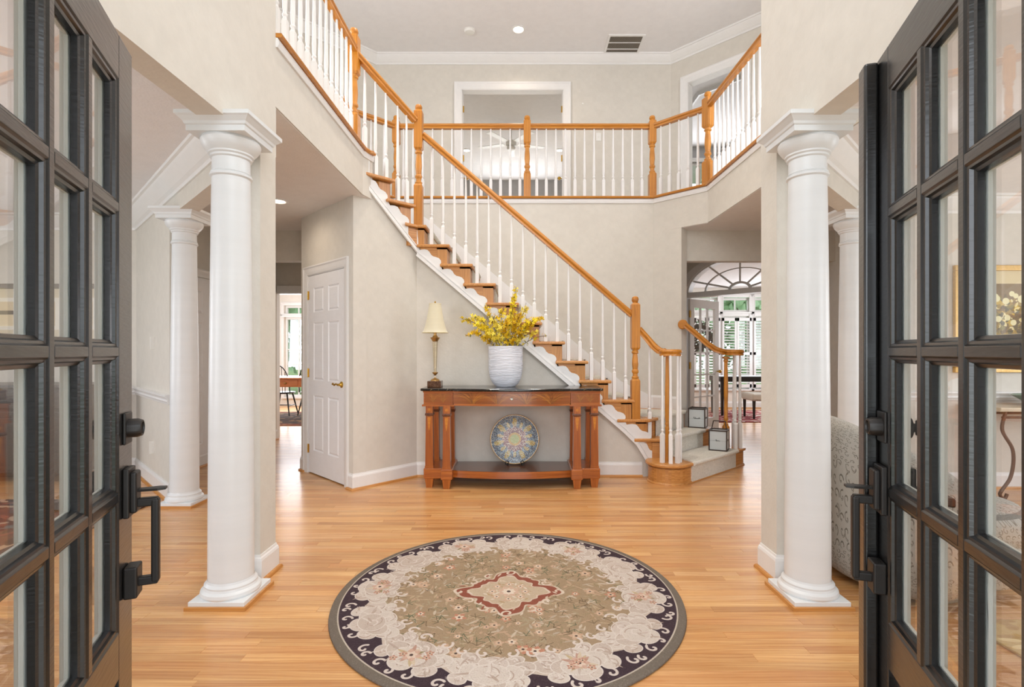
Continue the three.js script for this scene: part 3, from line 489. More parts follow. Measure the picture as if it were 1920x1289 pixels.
{
  const rise = (n) => n * RH, tk = 0.03;
  const treadPlan = (n) => {
    if (n >= 14) { const f = QF[n], b = (QF[n + 1] ?? f + 0.23) + 0.02; return [up45(f, -0.0), up45(b + 0.06, -0.0), up45(b + 0.06, 1.06), up45(f, 1.06)]; }
    if (n === 13) return [[XF(13), FS - 0.03], [-1.0, FS - 0.03], [-1.10, 5.03], up45(0.08, 0.1), up45(0.08, 1.02), [XF(13), BK]];
    if (n >= 4) return [[XF(n), FS - 0.03], [XF(n) - 0.325, FS - 0.03], [XF(n) - 0.325, BK], [XF(n), BK]];
    if (n === 3) return [[1.303, FS - 0.03], [0.98, FS - 0.03], [0.98, BK], [1.606, BK], [1.86, 5.93], [1.93, 5.93]];
    if (n === 2) return [[1.43, FS - 0.045], [1.15, FS - 0.03], [1.15, 5.8], [1.5, 6.0], [1.9, 5.99], [2.15, 6.05], [2.24, 5.93]];
    return hull2(drum, 0.215, drumR, 0.125, [[2.2, 6.0], [1.8, 5.7], [1.3, 5.3]]);
  };
  const inset = (n) => {                                              // riser block plan: the tread without its nosing
    if (n >= 14) { const f = QF[n] + 0.028; return [up45(f, 0.046), up45(f + 0.12, 0.046), up45(f + 0.3, 0.3), up45(f + 0.3, 1.05), up45(f, 1.05)]; }
    if (n === 13) return [[XF(13) - 0.028, FS], [-1.0, FS], [-1.08, 5.09], up45(0.1, 0.1), up45(0.1, 1.0), [XF(13) - 0.028, BK]];
    if (n >= 4) return [[XF(n) - 0.028, FS], [XF(n) - 0.13, FS], [XF(n) - 0.13, FS + 0.12], [XF(n) - 0.3, FS + 0.12], [XF(n) - 0.3, BK], [XF(n) - 0.028, BK]];
    if (n === 3) return [[1.275, FS], [1.17, FS], [1.17, FS + 0.12], [0.98, FS + 0.12], [0.98, BK], [1.59, BK], [1.84, 5.93], [1.905, 5.95]];
    if (n === 2) return [[1.40, FS - 0.02], [1.33, FS - 0.01], [1.33, FS + 0.12], [1.15, FS + 0.12], [1.15, 5.8], [1.5, 6.0], [1.9, 6.0], [2.13, 6.04], [2.21, 5.94]];
    return hull2(drum, 0.19, drumR, 0.1, [[2.2, 5.98], [1.8, 5.7], [1.3, 5.3]]);
  };
  for (let n = 1; n <= 15; n++) {
    const g = n >= 14 ? V3(n45[0], 0, -n45[1]) : n <= 2 ? V3(0.7, 0, -0.7) : V3(0, 0, 1);
    mk('tread', prism(treadPlan(n), rise(n) - tk, rise(n), 0.01, 3), M.oakStair, stairs, g);
    mk('cove_moulding', prism(inset(n).map((p) => p), rise(n) - tk - 0.016, rise(n) - tk), M.oakStair, stairs, g);
    mk('riser', prism(inset(n), n === 1 ? 0 : rise(n - 1) - 0.02, rise(n) - tk), M.oakStair, stairs, g);
  }
  for (let n = 12; n >= 4; n--) mk('end_panel', plate([[XF(n) - 0.3, rise(n) - tk], [XF(n) - 0.28, rise(n) - 0.075], [XF(n) - 0.15, rise(n - 1)], [XF(n) - 0.1305, rise(n - 1)], [XF(n) - 0.1305, rise(n) - tk - 0.0005]], -FS - 0.012, -FS), M.oakStair, stairs);
  mk('end_panel', plate([[1.0, rise(3) - tk], [1.02, rise(3) - 0.075], [1.15, rise(2)], [1.1695, rise(2)], [1.1695, rise(3) - tk]], -FS - 0.012, -FS), M.oakStair, stairs);
  mk('end_panel', plate([[1.2, rise(2) - tk], [1.215, rise(2) - 0.07], [1.31, rise(1)], [1.3295, rise(1)], [1.3295, rise(2) - tk]], -FS - 0.012, -FS + 0.004), M.oakStair, stairs);
  mk('base_moulding', mould(hull2(drum, 0.19, drumR, 0.1, [[2.2, 5.98]]), [[0, 0], [0.014, 0], [0.013, 0.008], [0.004, 0.02], [0, 0.02]], 1), M.oakStair, stairs);
  // top riser in white and landing nosing return
  mk('riser', prism([up45(QF[16] + 0.03, 0.02), up45(QF[16] + 0.2, 0.02), up45(QF[16] + 0.2, 1.06), up45(QF[16] + 0.03, 1.06)], rise(15) - 0.02, Y2 - 0.03), M.trim, stairs);
  mk('landing_nosing', prism([up45(QF[16], -0.02), up45(QF[16] + 0.25, -0.02), up45(QF[16] + 0.25, 1.08), up45(QF[16], 1.08)], Y2 - 0.025, Y2 + 0.008, 0.01, 3), M.oakStair, stairs);
  // scalloped white stringer: wavy bracket edge under every tread
  const wave = (xl, yt, xr, yb) => {                                  // from the tread's back end down to the next tread
    const pts = [[0.0, 0.0], [0.10, 0.03], [0.24, 0.05], [0.38, 0.01], [0.47, -0.13], [0.54, -0.32], [0.64, -0.45], [0.78, -0.50], [0.90, -0.58], [0.985, -0.74], [1.0, -0.9], [0.96, -1.0]];
    return pts.map(([a, b]) => [lerp(xl, xr, a), lerp(yt, yb, -b)]);
  };
  const top = [];
  for (let n = 13; n >= 3; n--) { const xl = n === 13 ? -1.01 : XF(n) - 0.305; const xr = n === 3 ? XF(n) - 0.06 : XF(n) - 0.085; top.push(...wave(xl, rise(n) - 0.055, xr, rise(n - 1) - 0.002)); top.push([XF(n - 1) - 0.315, rise(n - 1) - 0.03]); }
  top.push(...wave(1.22, rise(2) - 0.05, 1.36, rise(1)));
  const low = [[1.36, 0.12], [1.29, 0.15], [1.18, 0.33], [1.052, 0.455], [0.545, 0.895], [-1.01, 2.215]];
  mk('stringer', plate([...top, ...low], -FS - 0.004, -FS + 0.008), M.trim, stairs);
  // sloping mould along the stringer's lower edge
  const band = (a, b, o0, o1, z0, z1) => { const dx = b[0] - a[0], dy = b[1] - a[1], l = Math.hypot(dx, dy), nx = dy / l * -1, ny = dx / l; return plate([[a[0] + nx * o0, a[1] + ny * o0], [b[0] + nx * o0, b[1] + ny * o0], [b[0] + nx * o1, b[1] + ny * o1], [a[0] + nx * o1, a[1] + ny * o1]], z0, z1); };
  const lowEdge = [[-1.01, 2.215], [0.545, 0.895], [1.052, 0.455], [1.18, 0.33], [1.29, 0.15]];
  for (let i = 0; i < lowEdge.length - 1; i++) mk('stringer_moulding', [band(lowEdge[i], lowEdge[i + 1], -0.012, 0.016, -FS, -FS + 0.022), band(lowEdge[i], lowEdge[i + 1], 0.026, 0.036, -FS, -FS + 0.016)], M.trim, stairs);
  // upper angled stringer
  const us = new THREE.Group(); us.name = 'upper_stringer'; stairs.add(us);
  const O = up45(0.62, 0.045); along(us, O[0], O[1], Math.SQRT1_2, Math.SQRT1_2);   // local x runs down the flight
  const qx = (q) => 0.62 - q;
  const t2 = [[0, 2.84], [0, Y2 - 0.03], [qx(QF[16] + 0.03), Y2 - 0.03], [qx(QF[16] + 0.03), rise(15) - 0.01], ...wave(qx(QF[15] + 0.27), rise(15) - 0.055, qx(QF[15] + 0.06), rise(14)), ...wave(qx(QF[14] + 0.265), rise(14) - 0.055, qx(QF[14] + 0.05), rise(13)), [0.68, rise(13) - 0.06], [0.68, 2.195]];
  mk('stringer', plate(t2, -0.004, 0.008), M.trim, us);
  mk('stringer_moulding', [band([0, 2.85], [0.68, 2.205], -0.012, 0.016, 0, 0.022), band([0, 2.85], [0.68, 2.205], 0.026, 0.036, 0, 0.016)], M.trim, us);
  // skirt board along the wall behind the flight
  mk('wall_skirt', plate([[1.55, 0.58], [1.55, 0.74], [1.22, 0.90], [XF(13) - 0.1, rise(13) + 0.27], [-1.49, rise(13) + 0.60], [-1.49, rise(13)], [XF(4) + 0.2, rise(3)]], -D2 + 0.001, -D2 + 0.018), M.trim, stairs);
  mk('wall_skirt', mould([[1.3, D2], [1.606, D2], [1.85, 5.926]], [[0, 0.58], [0.016, 0.58], [0.016, 0.71], [0.006, 0.735], [0, 0.735]], 1), M.trim, stairs);

  // carpet runner, one panel a step
  const run = thing('carpet_runner', 'cream carpet runner laid down the middle of the stairs', 'carpet');
  const roll = (a, b, y, r = 0.02) => stick(P3(a[0], y, a[1]), P3(b[0], y, b[1]), r, r, 10);
  const strip = (name, fa, fb, ba, bb, y, drop, out) => {             // front edge a-b, back edge a-b, riser drop, outward normal
    const o = (p, k) => [p[0] + out[0] * k, p[1] + out[1] * k];
    mk(name, [prism([o(fa, 0.0), o(fb, 0.0), bb, ba], y, y + 0.012), roll(o(fa, 0.0), o(fb, 0.0), y - 0.009, 0.022), prism([o(fa, -0.028), o(fb, -0.028), o(fb, -0.014), o(fa, -0.014)], y - drop, y - 0.02)], M.carpet, run);
  };
  const c0 = 0.2, c1 = 0.83;
  for (let n = 4; n <= 13; n++) { const x = XF(n), a = [x, lerp(FS, BK, c0)], b = [x, lerp(FS, BK, c1)]; strip('carpet_panel', a, b, [x - (n === 13 ? 0.3 : 0.25), a[1]], [x - (n === 13 ? 0.6 : 0.25), b[1]], n * RH, RH, [1, 0]); }
  for (let n = 14; n <= 15; n++) { const f = QF[n]; strip('carpet_panel', up45(f, 0.2), up45(f, 0.86), up45(f + 0.25, 0.2), up45(f + 0.25, 0.86), n * RH, RH, [Math.SQRT1_2, Math.SQRT1_2]); }
  const L2 = (a, b, t) => [lerp(a[0], b[0], t), lerp(a[1], b[1], t)];
  const f3 = [[1.303, FS - 0.03], [1.93, 5.93]], f2 = [[1.43, FS - 0.045], [2.24, 5.93]], f1 = [[drum[0] + 0.703 * 0.215, drum[1] - 0.711 * 0.215], [drumR[0] + 0.703 * 0.125, drumR[1] - 0.711 * 0.125]];
  const nor = (f) => { const dx = f[1][0] - f[0][0], dd = f[1][1] - f[0][1], l = Math.hypot(dx, dd); return [dd / l, -dx / l]; };
  strip('carpet_panel', L2(...f3, 0.2), L2(...f3, 0.93), [XF(4), lerp(FS, BK, c0)], [XF(4) + 0.1, lerp(FS, BK, c1)], 3 * RH, RH, nor(f3));
  strip('carpet_panel', L2(...f2, 0.16), L2(...f2, 0.78), L2(...f3, 0.2), L2(...f3, 0.9), 2 * RH, RH, nor(f2));
  strip('carpet_panel', L2(...f1, 0.07), L2(...f1, 0.84), L2(...f2, 0.14), L2(...f2, 0.80), RH, RH - 0.004, nor(f1));
}

// ---------------------------------------------------------------- balusters, newels, rails
const railProf = [[-0.026, -0.03], [0.026, -0.03], [0.026, -0.014], [0.019, -0.006], [0.03, 0.006], [0.031, 0.016], [0.024, 0.027], [0.012, 0.033], [-0.012, 0.033], [-0.024, 0.027], [-0.031, 0.016], [-0.03, 0.006], [-0.019, -0.006], [-0.026, -0.014]];
const balCache = {};
function balusterGeo(L, hb) {
  L = Math.round(L * 50) / 50; hb = Math.round(hb * 50) / 50; const k = L + '/' + hb;
  if (balCache[k]) return balCache[k];
  const t = L - hb, y = (f) => hb + f * t;
  const g = join([flat(sq(0.034, 0, hb - 0.012)), flat(sq(0.034, hb - 0.012, hb, 0.024)), sharpLathe([[0.012, hb - 0.002], [0.0135, hb + 0.006], [0.011, hb + 0.014], [0.0165, hb + 0.024], [0.0165, hb + 0.032], [0.011, hb + 0.04], [0.0145, hb + 0.07], [0.0155, hb + 0.12], [0.014, hb + 0.2], [0.0115, y(0.62)], [0.0085, y(1)]], 10)]);
  return balCache[k] = grainUV(g, V3(0, 1, 0));
}
M.baluster = std({ map: M.trim.map, roughness: 0.4 });
function baluster(parent, X, Y, d, top, hb = 0.23, turn = 0) { const m = mk('baluster', balusterGeo(top - Y, hb), M.baluster, parent, null, true); const L = Math.round((top - Y) * 50) / 50; m.scale.y = (top - Y) / L; m.position.set(X, Y, -d); m.rotation.y = turn; return m; }
function newel(parent, X, Y, d, hb, ht, htop, cap, w = 0.083, turn = 0, name = 'newel_post') {
  const a = hb, b = hb + ht, c = hb + ht + htop, r = w / 2;
  const g = [flat(sq(w, 0, a - 0.02)), flat(sq(w, a - 0.02, a, w * 0.72)),
    sharpLathe([[r * 0.72, a - 0.004], [r * 0.86, a + 0.008], [r * 0.86, a + 0.018], [r * 0.62, a + 0.026], [r * 0.6, a + 0.05], [r * 0.84, a + 0.066], [r * 0.84, a + 0.082], [r * 0.64, a + 0.094], [r * 0.66, a + ht * 0.35], [r * 0.78, a + ht * 0.5], [r * 0.74, a + ht * 0.66], [r * 0.6, b - 0.05], [r * 0.62, b - 0.04], [r * 0.86, b - 0.03], [r * 0.86, b - 0.018], [r * 0.68, b - 0.01], [r * 0.72, b + 0.004]], 22),
    flat(sq(w * 0.72, b, b + 0.02, w)), flat(sq(w, b + 0.02, c - 0.018)), flat(sq(w, c - 0.018, c, w * 0.66)),
    sharpLathe([[r * 0.66, c - 0.002], [r * 0.62, c + 0.006], [r * 0.86, c + cap * 0.35], [r * 0.84, c + cap * 0.62], [r * 0.7, c + cap * 0.85], [r * 0.36, c + cap * 0.98], [0, c + cap]], 22)];
  const m = mk(name, g, M.oakRail, parent, V3(0, 1, 0)); m.position.set(X, Y, -d); m.rotation.y = turn; return m;
}
function rail(parent, pts, name = 'handrail') {                       // pts: [X, Y, d]; grain follows the rail
  const p = pts.map(([x, y, d]) => P3(x, y, d)); return mk(name, sweep(railProf, p), M.oakRail, parent, V3().subVectors(p[p.length - 1], p[0]).normalize());
}
{
  const sr = thing('stair_railing', 'stair railing with white balusters, oak handrail and oak newel posts', 'railing');
  const BD = 5.215, bX = (n, o) => XF(n) - o, rl = (X) => lerp(3.44, 1.62, (X + 0.97) / 2.11);
  newel(sr, -1.0, 13 * RH, 5.2, 0.42, 0.34, 0.40, 0.06);
  newel(sr, 1.175, 3 * RH, 5.215, 0.40, 0.29, 0.47, 0.07);
  rail(sr, [[-0.96, rl(-0.96), BD], [1.14, rl(1.14), BD]]);
  for (let n = 12; n >= 4; n--) { const ys = n * RH; baluster(sr, bX(n, 0.075), ys, BD, rl(bX(n, 0.075)) - 0.02, 0.20); baluster(sr, bX(n, 0.19), ys, BD, rl(bX(n, 0.19)) - 0.02, 0.27); }
  // angled upper run
  const tp = [-1.47, 4.70], bt = [-1.03, 5.17], ur = (t) => lerp(3.96, 3.55, t);
  rail(sr, [[tp[0], 3.95, tp[1]], [bt[0], 3.56, bt[1]]]);
  const side = (q) => { const p = up45(q, 0.07); return p; };
  for (const [q, n] of [[0.09, 14], [0.19, 14], [0.32, 15], [0.43, 15], [0.54, 16]]) { const p = side(q), t = clamp(1 - (q + 0.0) / 0.66, 0, 1); baluster(sr, p[0], n * RH, p[1], ur(t) - 0.01, n === 15 ? 0.2 : 0.24, PI / 4); }
  // lower easing and volute
  const vc = [1.455, 5.0];
  const lp = [[1.21, 1.48, 5.215], [1.29, 1.385, 5.20], [1.35, 1.305, 5.165], [1.39, 1.262, 5.125], [1.43, 1.245, 5.10]];
  for (let i = 0; i <= 26; i++) { const a = PI / 2 + 0.2 - i / 26 * PI * 2.1, r = lerp(0.105, 0.055, i / 26); lp.push([vc[0] + r * Math.cos(a), 1.24, vc[1] + r * Math.sin(a)]); }
  rail(sr, lp); mk('volute_eye', sharpLathe([[0, -0.03], [0.05, -0.03], [0.05, 0.025], [0.03, 0.033], [0, 0.033]], 20).translate(vc[0], 1.24, -vc[1]), M.oakRail, sr);
  const nn = mk('volute_newel', [flat(sq(0.034, 0, 0.01)), sharpLathe([[0.02, 0], [0.02, 0.30], [0.022, 0.32], [0.016, 0.335], [0.022, 0.36], [0.017, 0.375], [0.022, 0.42], [0.023, 0.6], [0.016, 1.02]], 14)], M.oakRail, sr, V3(0, 1, 0)); nn.position.set(vc[0] - 0.01, RH, -vc[1] - 0.03);
  baluster(sr, 1.315, 2 * RH, 5.2, 1.37, 0.25);
  baluster(sr, 1.365, 2 * RH, 5.4, 1.235, 0.25).visible = true;
  for (const a of [3.75, 4.55, 5.3, 5.95]) baluster(sr, vc[0] + 0.1 * Math.cos(a), RH, vc[1] + 0.1 * Math.sin(a), 1.215, 0.27, a);

  const hr = thing('stair_handrail', 'short oak handrail with a volute on the far side of the bottom steps', 'handrail');
  const wc = [2.37, 5.70];
  const wp = [[1.885, 1.555, 5.87], [2.0, 1.45, 5.84], [2.12, 1.335, 5.81], [2.2, 1.275, 5.79], [2.28, 1.248, 5.79]];
  for (let i = 0; i <= 24; i++) { const a = PI / 2 + 0.1 - i / 24 * PI * 2, r = lerp(0.09, 0.05, i / 24); wp.push([wc[0] + r * Math.cos(a), 1.24, wc[1] + r * Math.sin(a)]); }
  rail(hr, wp); mk('volute_eye', sharpLathe([[0, -0.03], [0.045, -0.03], [0.045, 0.025], [0.03, 0.033], [0, 0.033]], 20).translate(wc[0], 1.24, -wc[1]), M.oakRail, hr);
  const ro = mk('rosette', sharpLathe([[0, 0], [0.055, 0], [0.055, 0.01], [0.045, 0.02], [0, 0.02]], 22).rotateX(PI / 2), M.oakRail, hr); ro.position.set(1.868, 1.56, -5.888); ro.rotation.y = -PI / 4 + 0.3;
  newel(hr, 2.31, RH, 5.77, 0.24, 0.74, 0.02, 0.0, 0.06, 0, 'volute_newel');
  for (const [x, d] of [[2.36, 5.64], [2.43, 5.68], [2.455, 5.75], [2.40, 5.78]]) baluster(hr, x, RH, d, 1.215, 0.27);

  // gallery railings
  const RY = Y2 + 0.855;
  const gr = thing('gallery_railing', 'oak and white gallery railing in front of the upstairs doorways', 'railing');
  const post = [[-1.46, D2 + 0.03], [0.105, D2 + 0.03], [1.60, D2 + 0.03], [2.09, 5.72]];
  const nH = [0.30, 0.34, 0.29, 0.055];
  newel(gr, post[0][0], Y2, post[0][1], ...nH); newel(gr, post[1][0], Y2, post[1][1], ...nH); newel(gr, post[2][0], Y2, post[2][1], ...nH); newel(gr, post[3][0], Y2, post[3][1], 0.27, 0.36, 0.34, 0.06, 0.09, PI / 8);
  rail(gr, [[post[0][0], RY, post[0][1]], [post[2][0], RY, post[2][1]]]);
  rail(gr, [[post[2][0], RY, post[2][1]], [post[3][0], RY, post[3][1]]]);
  rail(gr, [[post[3][0], RY + 0.02, post[3][1]], [2.125, RY + 0.02, 3.03]]);
  rail(gr, [[post[0][0], RY, post[0][1]], [-1.90, RY, 5.76]]);
  newel(gr, -1.93, Y2, 5.73, ...nH, 0.083, PI / 4);
  for (let i = 0; i < 13; i++) baluster(gr, lerp(post[0][0], post[1][0], (i + 0.75) / 13.5), Y2, D2 + 0.03, RY - 0.02, 0.22);
  for (let i = 0; i < 12; i++) baluster(gr, lerp(post[1][0], post[2][0], (i + 1) / 13.1), Y2, D2 + 0.03, RY - 0.02, 0.22);
  for (let i = 1; i <= 5; i++) baluster(gr, lerp(post[2][0], post[3][0], i / 6), Y2, lerp(post[2][1], post[3][1], i / 6), RY - 0.02, 0.22, PI / 4);
  for (let i = 1; i <= 20; i++) { const d = 5.72 - i * 0.115; baluster(gr, 2.125, Y2, d, RY, 0.24); }
  for (let i = 1; i <= 3; i++) baluster(gr, lerp(post[0][0], -1.93, i / 4), Y2, lerp(post[0][1], 5.73, i / 4), RY - 0.02, 0.22, PI / 4);
  const lr = thing('landing_railing', 'white and oak railing along the upper hall over the foyer wall', 'railing');
  newel(lr, -1.49, Y2, 4.70, 0.32, 0.35, 0.36, 0.065, 0.09);
  rail(lr, [[-1.475, Y2 + 0.89, 4.68], [-1.475, Y2 + 0.89, 3.02]]);
  for (let i = 1; i <= 14; i++) baluster(lr, -1.475, Y2, 4.68 - i * 0.117, Y2 + 0.865, 0.25);
}

// ---------------------------------------------------------------- columns
function column(X, d, label) {
  const o = thing('column', label, 'column', X, 0, d, 0, 'white foyer columns');
  mk('shoe', [box(-0.148, 0.148, 0, 0.018, -0.148, 0.148)], M.oakStair, o);
  mk('plinth', rbox(-0.136, 0.136, 0.0, 0.038, -0.136, 0.136, 0.003), M.column, o);
  mk('base', sharpLathe([[0.135, 0.037], [0.139, 0.048], [0.136, 0.062], [0.128, 0.07], [0.124, 0.072], [0.120, 0.082], [0.121, 0.09], [0.116, 0.096], [0.110, 0.102], [0.1065, 0.112]], 48, 0.4), M.column, o);
  const sh = []; for (let i = 0; i <= 14; i++) { const t = i / 14; sh.push([lerp(0.1055, 0.088, Math.pow(t, 1.6)), lerp(0.11, 2.13, t)]); }
  mk('shaft', [sharpLathe([...sh, [0.088, 2.132]], 48, 0.5), sharpLathe([[0.088, 2.125], [0.097, 2.132], [0.097, 2.142], [0.090, 2.146], [0.094, 2.152], [0.088, 2.158], [0.087, 2.225]], 48, 0.4)], M.column, o);
  const cap = new THREE.Group(); cap.name = 'capital'; o.add(cap);
  mk('echinus', sharpLathe([[0.087, 2.22], [0.096, 2.226], [0.096, 2.236], [0.104, 2.242], [0.104, 2.25], [0.122, 2.268], [0.134, 2.288], [0.138, 2.305], [0.132, 2.318], [0.11, 2.322]], 48, 0.4), M.column, cap);
  const sqp = [[-0.142, -0.142], [0.142, -0.142], [0.142, 0.142], [-0.142, 0.142]].map(([x, y]) => [x, y]);
  mk('abacus', mould(sqp, [[-0.14, 2.318], [0, 2.318], [0, 2.345], [0.006, 2.35], [0.01, 2.362], [0.028, 2.38], [0.036, 2.386], [0.036, 2.405], [0.0, 2.412], [-0.14, 2.412]], 1, true), M.column, cap);
  return o;
}
column(-1.462, 2.64, 'near white round column at the opening on the left');
column(1.472, 2.64, 'near white round column at the opening on the right');
column(-2.75, 4.27, 'farther white round column on the left beside the chair rail wall');
column(2.75, 4.27, 'farther white round column on the right behind the black door edge');

// ---------------------------------------------------------------- entrance doors: black outside, white inside
function entranceDoor(n, label, hinge, free, s, astragal) {
  const o = struct(`door_${n}`, null, null, label, 'door');
  const ux = free[0] - hinge[0], ud = free[1] - hinge[1], LW = Math.hypot(ux, ud), LH = 2.03;
  along(o, hinge[0], hinge[1], ux, ud);
  const out = s, z = (a, b) => out > 0 ? [a, b] : [-b, -a];             // distances measured from the outer face inwards are negative
  const bx = (x0, x1, y0, y1, a, b, r) => { const [p, q] = z(a, b); return r ? rbox(x0, x1, y0, y1, p, q, r) : box(x0, x1, y0, y1, p, q); };
  const st = 0.105, rows = [0.56, 0.892, 1.25, 1.605, 1.92], x0 = st, x1 = LW - st, cx = (i) => lerp(x0, x1, i / 3);
  const g = new THREE.Group(); g.name = 'inner_frame'; o.add(g);
  const member = (name, a, b, c, e, mw) => { mk(name, bx(a, b, c, e, -0.026, 0, 0.0025), M.black, o); mk(name, bx(a, b, c, e, -0.050, -0.0265, 0.0025), M.doorIn, g); };
  member('stile', 0, st, 0.01, LH); member('stile', LW - st, LW, 0.01, LH);
  member('rail', st, LW - st, 1.92, LH); member('rail', st, LW - st, 0.445, 0.56); member('rail', st, LW - st, 0.01, 0.22);
  const mw = 0.011;
  for (let i = 1; i < 3; i++) member('muntin', cx(i) - mw, cx(i) + mw, 0.56, 1.92);
  for (let j = 1; j < 4; j++) for (let i = 0; i < 3; i++) member('muntin', i ? cx(i) + mw : x0, i < 2 ? cx(i + 1) - mw : x1, rows[j] - mw, rows[j] + mw);
  // each light: pane and ogee stops on both faces
  for (let i = 0; i < 3; i++) for (let j = 0; j < 4; j++) {
    const a = cx(i) + (i ? mw : 0), b = cx(i + 1) - (i < 2 ? mw : 0), c = rows[j] + (j ? mw : 0), e = rows[j + 1] - (j < 3 ? mw : 0);
    const [p, q] = z(-0.029, -0.025); mk('pane', box(a, b, c, e, p, q), M.glass, o);
    for (const [mm, zo, dir, par] of [[M.black, 0, -1, o], [M.doorIn, -0.050, 1, g]]) {
      const prof = [[0, 0.001], [0.003, 0.004], [0.008, 0.005], [0.011, 0.011], [0.017, 0.0135], [0.0185, dir < 0 ? 0.024 : 0.021], [0, dir < 0 ? 0.024 : 0.021]];
      const v = [], q4 = (A, B, C, D) => v.push(...A, ...B, ...C, ...A, ...C, ...D);
      const ring = prof.map(([w, dep]) => { const zz = (zo + dir * dep) * (out > 0 ? 1 : -1); return [[a + w, c + w, zz], [b - w, c + w, zz], [b - w, e - w, zz], [a + w, e - w, zz]]; });
      for (let k = 0; k < prof.length - 1; k++) for (let m = 0; m < 4; m++) { const m2 = (m + 1) % 4; out * dir < 0 ? q4(ring[k][m], ring[k][m2], ring[k + 1][m2], ring[k + 1][m]) : q4(ring[k][m2], ring[k][m], ring[k + 1][m], ring[k + 1][m2]); }
      const gg = new THREE.BufferGeometry(); gg.setAttribute('position', new THREE.Float32BufferAttribute(v, 3)); gg.computeVertexNormals();
      mk('glazing_bead', gg, mm, par);
    }
  }
  // raised bottom panel
  mk('panel', [bx(st, LW - st, 0.22, 0.445, -0.036, -0.016), bx(st + 0.045, LW - st - 0.045, 0.265, 0.40, -0.03, -0.006, 0.004)], M.black, o);
  if (astragal) mk('astragal', [bx(LW - 0.042, LW + 0.012, 0.012, LH - 0.005, 0.0, 0.034, 0.008), bx(LW, LW + 0.02, 0.012, LH - 0.005, -0.03, 0.03, 0.006)], M.black, o);
  // handle set
  const hx = LW - (astragal ? 0.075 : 0.052), h = new THREE.Group(); h.name = 'handle_set'; o.add(h);
  const fz = out > 0 ? 1 : -1;
  mk('deadbolt_plate', bx(hx - 0.028, hx + 0.028, 1.015, 1.095, 0.0, 0.007, 0.003), M.bronze, h);
  mk('deadbolt', sharpLathe([[0.024, 0], [0.024, 0.02], [0.02, 0.03], [0.016, 0.031], [0.015, 0.027], [0, 0.027]], 28).rotateX(PI / 2 * fz).translate(hx, 1.055, 0.006 * fz), M.bronze, h);
  mk('lever_plate', bx(hx - 0.03, hx + 0.03, 0.83, 0.955, 0.0, 0.014, 0.004), M.bronze, h);
  mk('lever_plate', bx(hx - 0.022, hx + 0.022, 0.84, 0.945, 0.012, 0.028, 0.006), M.bronze, h);
  const tl = mk('thumb_lever', [plate([[-0.012, 0], [0.012, 0], [0.016, 0.045], [0.01, 0.062], [-0.01, 0.062], [-0.016, 0.045]], -0.003, 0.003, 0.001)], M.bronze, h); tl.rotation.set(PI / 2 * fz, 0, 0); tl.position.set(hx, 0.895, 0.026 * fz);
  mk('lower_plate', [bx(hx - 0.026, hx + 0.026, 0.625, 0.705, 0, 0.03, 0.005)], M.bronze, h);
  mk('grip', [rbox(hx - 0.011, hx + 0.011, 0.655, 0.87, ...z(0.055, 0.073), 0.005), rbox(hx - 0.01, hx + 0.01, 0.852, 0.874, ...z(0.02, 0.07), 0.004), rbox(hx - 0.01, hx + 0.01, 0.65, 0.672, ...z(0.02, 0.07), 0.004)], M.bronze, h);
  mk('inside_thumb_turn', [sharpLathe([[0.027, 0], [0.027, 0.008], [0.012, 0.012], [0.01, 0.03], [0, 0.03]], 20).rotateX(-PI / 2 * fz).translate(hx, 1.055, -0.05 * fz), rbox(hx - 0.006, hx + 0.006, 1.035, 1.075, ...z(-0.095, -0.07), 0.004)], M.bronze, h);
  mk('inside_lever', [rbox(hx - 0.03, hx + 0.03, 0.83, 0.955, ...z(-0.062, -0.052), 0.003), stick(V3(hx, 0.895, -0.055 * fz), V3(hx, 0.895, -0.1 * fz), 0.011), rbox(hx - 0.11, hx + 0.012, 0.884, 0.906, ...z(-0.112, -0.095), 0.005)], M.bronze, h);
  for (const y of [0.2, 1.0, 1.85]) mk('hinge', new THREE.CylinderGeometry(0.007, 0.007, 0.1, 8).translate(-0.004, y, -0.05 * fz), M.iron, o);
}
entranceDoor(6, 'black twelve light entrance door leaf standing open on the left', [-0.73, 0.668], [-1.021, 1.37], 1, false);
entranceDoor(7, 'black twelve light entrance door leaf with astragal open on the right', [0.74, 0.697], [0.973, 1.42], -1, true);
